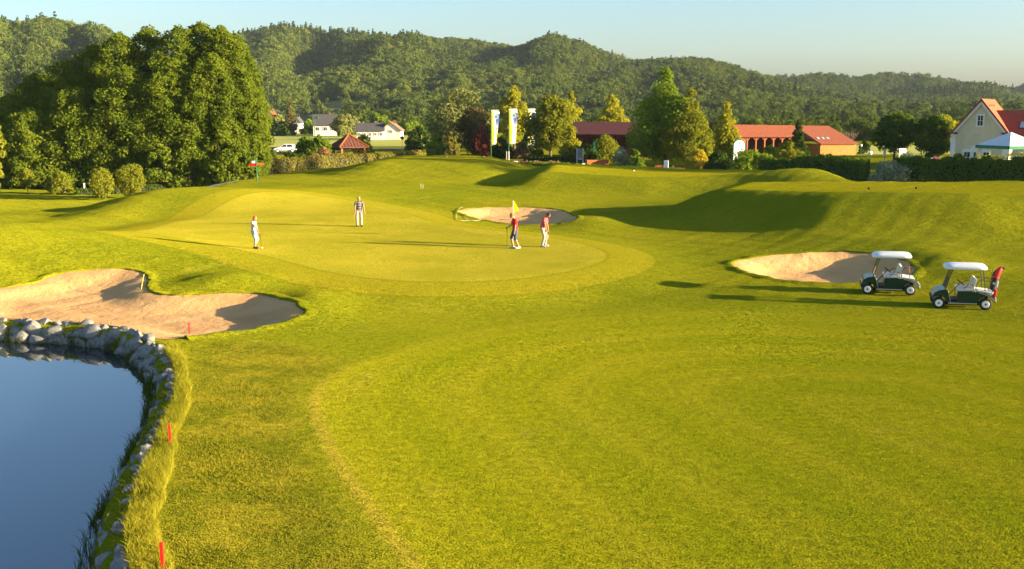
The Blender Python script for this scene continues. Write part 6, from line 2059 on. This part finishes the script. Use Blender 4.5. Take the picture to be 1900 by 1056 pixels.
def golf_cart(px, py, rz, label, rider=None):
    g = gpt(px, py)
    root = empty('golf_cart', g, R(rz))
    # put the near front wheel on that point
    off = Matrix.Rotation(R(rz), 3, 'Z') @ Vector((0, 0.50, 0))
    root.location = g + off
    c = root.matrix_basis @ Vector((WB, 0, 0))
    zr, zf = Hs(c.x, c.y), Hs(root.location.x, root.location.y)
    root.location.z = zf
    root.rotation_euler = (0, -math.atan2(zr - zf, WB), R(rz))
    w2 = 0.57
    prof = [(0.40, 0.25), (0.30, 0.70), (0.22, 0.755), (-0.02, 0.71), (-0.17, 0.61), (-0.235, 0.48), (-0.255, 0.36), (-0.20, 0.34)] + arc(0, WR, 0.275, 150, 8, 9) + [(0.30, 0.24)]
    m = MB(); m.prism(prof, 1, -w2, w2); b = m.build('front_cowl', M['cart_green'], root, True)
    bv = b.modifiers.new('bevel', 'BEVEL'); bv.width = 0.035; bv.segments = 3; bv.limit_method = 'ANGLE'
    prof = [(0.66, 0.25), (0.64, 0.68), (0.70, 0.70), (1.36, 0.69), (1.58, 0.65), (1.82, 0.55), (1.99, 0.40), (2.03, 0.30), (1.97, 0.29), (1.93, 0.37)] + arc(WB, WR, 0.285, 22, 172, 9) + [(1.34, 0.24)]
    m = MB(); m.prism(prof, 1, -w2, w2); b = m.build('rear_body', M['cart_green'], root, True)
    bv = b.modifiers.new('bevel', 'BEVEL'); bv.width = 0.03; bv.segments = 3; bv.limit_method = 'ANGLE'
    m = MB(); m.box((0.52, 0, 0.245), (0.44, 1.08, 0.05)); m.build('floor', M['cart_floor'], root)
    for s_ in (-1, 1):
        m = MB(); m.box((0.85, s_ * (w2 - 0.02), 0.225), (1.02, 0.06, 0.045), None, 0.008); m.build('rocker_trim', M['alu'], root)
        m = MB(); m.tube([(0.42, s_ * w2, 0.25), (0.315, s_ * w2, 0.68)], 0.012, 6); m.build('cowl_trim', M['alu'], root)
        m = MB(); m.tube([(1.40, s_ * (w2 + 0.004), 0.665), (1.60, s_ * (w2 + 0.004), 0.61), (1.82, s_ * (w2 + 0.004), 0.50), (1.98, s_ * (w2 + 0.004), 0.35)], 0.012, 6); m.build('fender_trim', M['alu'], root)
    m = MB(); m.box((0.90, 0, 0.30), (1.0, 0.9, 0.1)); m.box((0.8, 0, 0.17), (1.7, 0.25, 0.12)); m.build('chassis', M['black'], root)
    # seat
    m = MB(); m.box((0.92, 0, 0.76), (0.58, 1.04, 0.13), (0, R(-3), 0), 0.04); m.build('seat_cushion', M['cart_seat'], root, True)
    for s_ in (-1, 1):
        m = MB(); m.box((1.25, s_ * 0.26, 1.01), (0.10, 0.46, 0.34), (0, R(16), 0), 0.04); m.build('seat_back', M['cart_seat'], root, True)
        m = MB(); m.tube([(0.86, s_ * 0.5, 0.74), (0.93, s_ * 0.52, 0.88), (1.06, s_ * 0.52, 0.95), (1.18, s_ * 0.52, 0.94), (1.24, s_ * 0.52, 0.84), (1.27, s_ * 0.5, 0.68)], 0.014, 7); m.build('arm_rest', M['blacksteel'], root, True)
        m = MB(); m.tube([(1.30, s_ * 0.40, 0.70), (1.34, s_ * 0.40, 0.95), (1.42, s_ * 0.40, 1.10), (1.52, s_ * 0.40, 1.12)], 0.014, 7); m.build('back_bracket', M['blacksteel'], root, True)
    m = MB(); m.tube([(1.36, -0.48, 1.02), (1.36, 0.48, 1.02)], 0.014, 7); m.build('cross_bar', M['blacksteel'], root)
    # canopy
    ft, rt = 0.16, 1.70
    r = MB()
    V = []; F = []
    nn = 40
    prof = [(0.93, 1.50), (0.99, 1.515), (1.0, 1.55), (0.97, 1.60), (0.90, 1.635), (0.72, 1.665), (0.40, 1.68), (0.01, 1.685)]
    for sc_, z in prof:
        for i in range(nn):
            a = 2 * math.pi * i / nn
            ca, sa = math.cos(a), math.sin(a)
            e = 0.32
            x = math.copysign(abs(ca) ** e, ca); y = math.copysign(abs(sa) ** e, sa)
            V.append(((ft + rt) / 2 + x * (rt - ft) / 2 * sc_, y * 0.60 * sc_, z + (0.02 if sa * sa < 2 else 0)))
    for j in range(len(prof) - 1):
        for i in range(nn):
            a = j * nn + i; b_ = j * nn + (i + 1) % nn
            F.append((a, b_, b_ + nn, a + nn))
    F.append(tuple(range(nn))[::-1]); F.append(tuple(range((len(prof) - 1) * nn, len(prof) * nn)))
    r.add(V, F); r.build('canopy', M['cart_roof'], root, True)
    for s_ in (-1, 1):
        m = MB(); m.tube([(0.20, s_ * 0.50, 0.68), (0.46, s_ * 0.48, 1.53)], 0.016, 7); m.build('front_strut', M['blacksteel'], root)
        m = MB(); m.tube([(1.64, s_ * 0.46, 0.62), (1.60, s_ * 0.47, 1.1), (1.53, s_ * 0.48, 1.53)], 0.017, 7); m.build('rear_strut', M['blacksteel'], root)
    m = MB(); m.add([(0.205, -0.48, 0.70), (0.205, 0.48, 0.70), (0.465, 0.465, 1.51), (0.465, -0.465, 1.51)], [(0, 1, 2, 3)])
    o = m.build('windscreen', M['clear'], root); md = o.modifiers.new('t', 'SOLIDIFY'); md.thickness = 0.006
    # steering
    m = MB(); m.tube([(0.36, -0.24, 0.48), (0.76, -0.24, 0.97)], 0.018, 8); m.build('steering_column', M['blacksteel'], root)
    n_ = Vector((0.40, 0, 0.49)).normalized(); e1 = Vector((0, 1, 0)); e2 = n_.cross(e1)
    cc = Vector((0.78, -0.24, 0.995))
    m = MB(); pts = [cc + e1 * 0.17 * math.cos(i * math.pi / 10) + e2 * 0.17 * math.sin(i * math.pi / 10) for i in range(21)]
    m.tube(pts, 0.014, 6); m.tube([cc - e1 * 0.16, cc, cc + e1 * 0.16], 0.016, 6); m.tube([cc, cc - e2 * 0.16], 0.016, 6); m.build('steering_wheel', M['black'], root, True)
    m = MB(); m.box((0.42, -0.2, 0.32), (0.10, 0.08, 0.10), (0, R(-40), 0), 0.01); m.build('pedal', M['black'], root)
    # bag deck at the back
    m = MB(); m.box((1.60, 0, 0.68), (0.46, 0.98, 0.05), (0, R(8), 0), 0.01); m.build('bag_deck', M['cart_seat'], root)
    m = MB()
    for s_ in (-1, 1): m.tube([(1.66, s_ * 0.42, 1.10), (1.84, s_ * 0.42, 1.09), (1.90, s_ * 0.20, 1.08)], 0.014, 6)
    m.tube([(1.58, -0.44, 1.10), (1.58, 0.44, 1.10)], 0.016, 6)
    m.build('bag_rail', M['blacksteel'], root, True)
    m = MB()
    for s_ in (-1, 1): m.tube([(1.86, s_ * 0.44, 0.58), (1.92, s_ * 0.44, 0.80), (1.93, s_ * 0.44, 0.92)], 0.013, 6)
    m.build('bag_bracket', M['blacksteel'], root, True)
    # wheels
    Mx = Euler((R(90), 0, 0)).to_matrix()
    for x in (0, WB):
        for s_ in (-1, 1):
            m = MB(); m.lathe([(0.125, -0.10), (0.185, -0.105), (0.215, -0.085), (0.225, -0.05), (0.225, 0.05), (0.215, 0.085), (0.185, 0.105), (0.125, 0.10)], 28, (x, s_ * 0.50, WR), Mx); t_ = m.build('wheel', M['black'], root, True)
            m = MB(); m.lathe([(0.132, -0.112), (0.135, 0.108), (0.125, 0.116), (0.06, 0.112)] if s_ < 0 else [(0.06, -0.112), (0.125, -0.116), (0.135, -0.108), (0.132, 0.112)], 24, (x, s_ * 0.50, WR), Mx); rm = m.build('rim', M['bright_white'], t_, True)
            m = MB(); m.lathe([(0.035, -0.122), (0.035, 0.122)], 12, (x, s_ * 0.50, WR), Mx); m.build('hub_cap', M['blacksteel'], t_)
    m = MB(); m.box((-0.24, 0, 0.40), (0.06, 1.0, 0.10), None, 0.02); m.build('bumper', M['black'], root)
    m = MB(); m.box((2.02, 0, 0.36), (0.05, 0.9, 0.16), None, 0.015); m.build('rear_panel', M['cart_seat'], root)
    tag(root, label, 'golf cart', 'parked golf carts')
    return root
c1 = golf_cart(1609, 546, -15, 'green golf cart with white roof beside the right bunker, no bag on its back')
c2 = golf_cart(1741, 572, -16, 'green golf cart with white roof carrying a red golf bag, nearer of the two')

def golf_bag(cart, x, y, label):
    Mw = Matrix.LocRotScale(cart.location, cart.rotation_euler.to_quaternion(), None)
    p = Mw @ Vector((x, y, 0.60))
    root = empty('golf_bag', p)
    root.rotation_euler = (0, R(9), cart.rotation_euler[2])
    m = MB(); m.tube([(0, 0, -0.18), (0, 0, 0.1), (0, 0, 0.40), (0, 0, 0.66)], [0.13, 0.14, 0.125, 0.14], 14); m.build('body', M['bag_black'], root, True)
    m = MB(); m.tube([(0, 0, 0.62), (0, 0, 0.67)], [0.15, 0.15], 14); m.build('rim', M['red_paint'], root, True)
    m = MB(); m.box((0.09, -0.06, 0.02), (0.13, 0.17, 0.34), None, 0.04); m.build('pocket', M['bag_red'], root, True)
    m = MB(); m.box((-0.09, -0.10, 0.02), (0.24, 0.12, 0.22), (0, R(25), 0), 0.04); m.build('pocket', M['bag_white'], root, True)
    m = MB(); m.box((0.10, -0.02, 0.38), (0.08, 0.16, 0.28), None, 0.03); m.build('pocket', M['bag_white'], root, True)
    m = MB(); m.box((-0.02, -0.125, 0.40), (0.09, 0.02, 0.08)); m.build('badge', M['bag_white'], root)
    m = MB()
    m.tube([(0, -0.02, 0.64), (0.03, -0.02, 0.80), (0.08, -0.02, 0.98), (0.14, -0.02, 1.06)], [(0.12, 0.12), (0.12, 0.11), (0.09, 0.09), (0.03, 0.03)], 12); m.build('hood', M['bag_red'], root, True)
    m = MB(); m.tube([(-0.08, -0.03, 0.62), (-0.06, -0.03, 0.80), (-0.02, -0.03, 0.92)], [(0.05, 0.06), (0.07, 0.06), (0.04, 0.04)], 10); m.build('head_cover', M['bag_black'], root, True)
    m = MB(); m.ball((0.19, -0.02, 1.03), (0.075, 0.05, 0.04), 10, 8); m.build('head_cover', M['bag_black'], root, True)
    m = MB(); m.tube([(-0.13, 0.02, 0.5), (-0.16, 0.02, 0.95)], 0.007, 6); m.build('club_shaft', M['blacksteel'], root)
    tag(root, label, 'golf bag')
M['bag_black'] = plain('bag_black', (0.018, 0.018, 0.02), 0.6, 0.2, 6.0)
M['bag_red'] = plain('bag_red', (0.50, 0.010, 0.014), 0.5, 0.12, 6.0)
M['bag_white'] = plain('bag_white', (0.55, 0.54, 0.53), 0.6, 0.08, 6.0)
golf_bag(c2, 1.90, -0.20, 'red black and white golf bag strapped to the back of the nearer cart')
# towel and strap clip left on the far cart
Mw = Matrix.LocRotScale(c1.location, c1.rotation_euler.to_quaternion(), None)
m = MB()
pp = [Mw @ Vector((1.55 + 0.02 * i, -0.50, 1.22 - 0.10 * i)) for i in range(4)]
m.tube(pp, [(0.015, 0.05), (0.02, 0.06), (0.02, 0.06), (0.015, 0.05)], 8)
tag(m.build('orange_towel', M['orange_wood'], None, True), 'small orange towel hanging on the rear strut of the farther cart', 'towel')
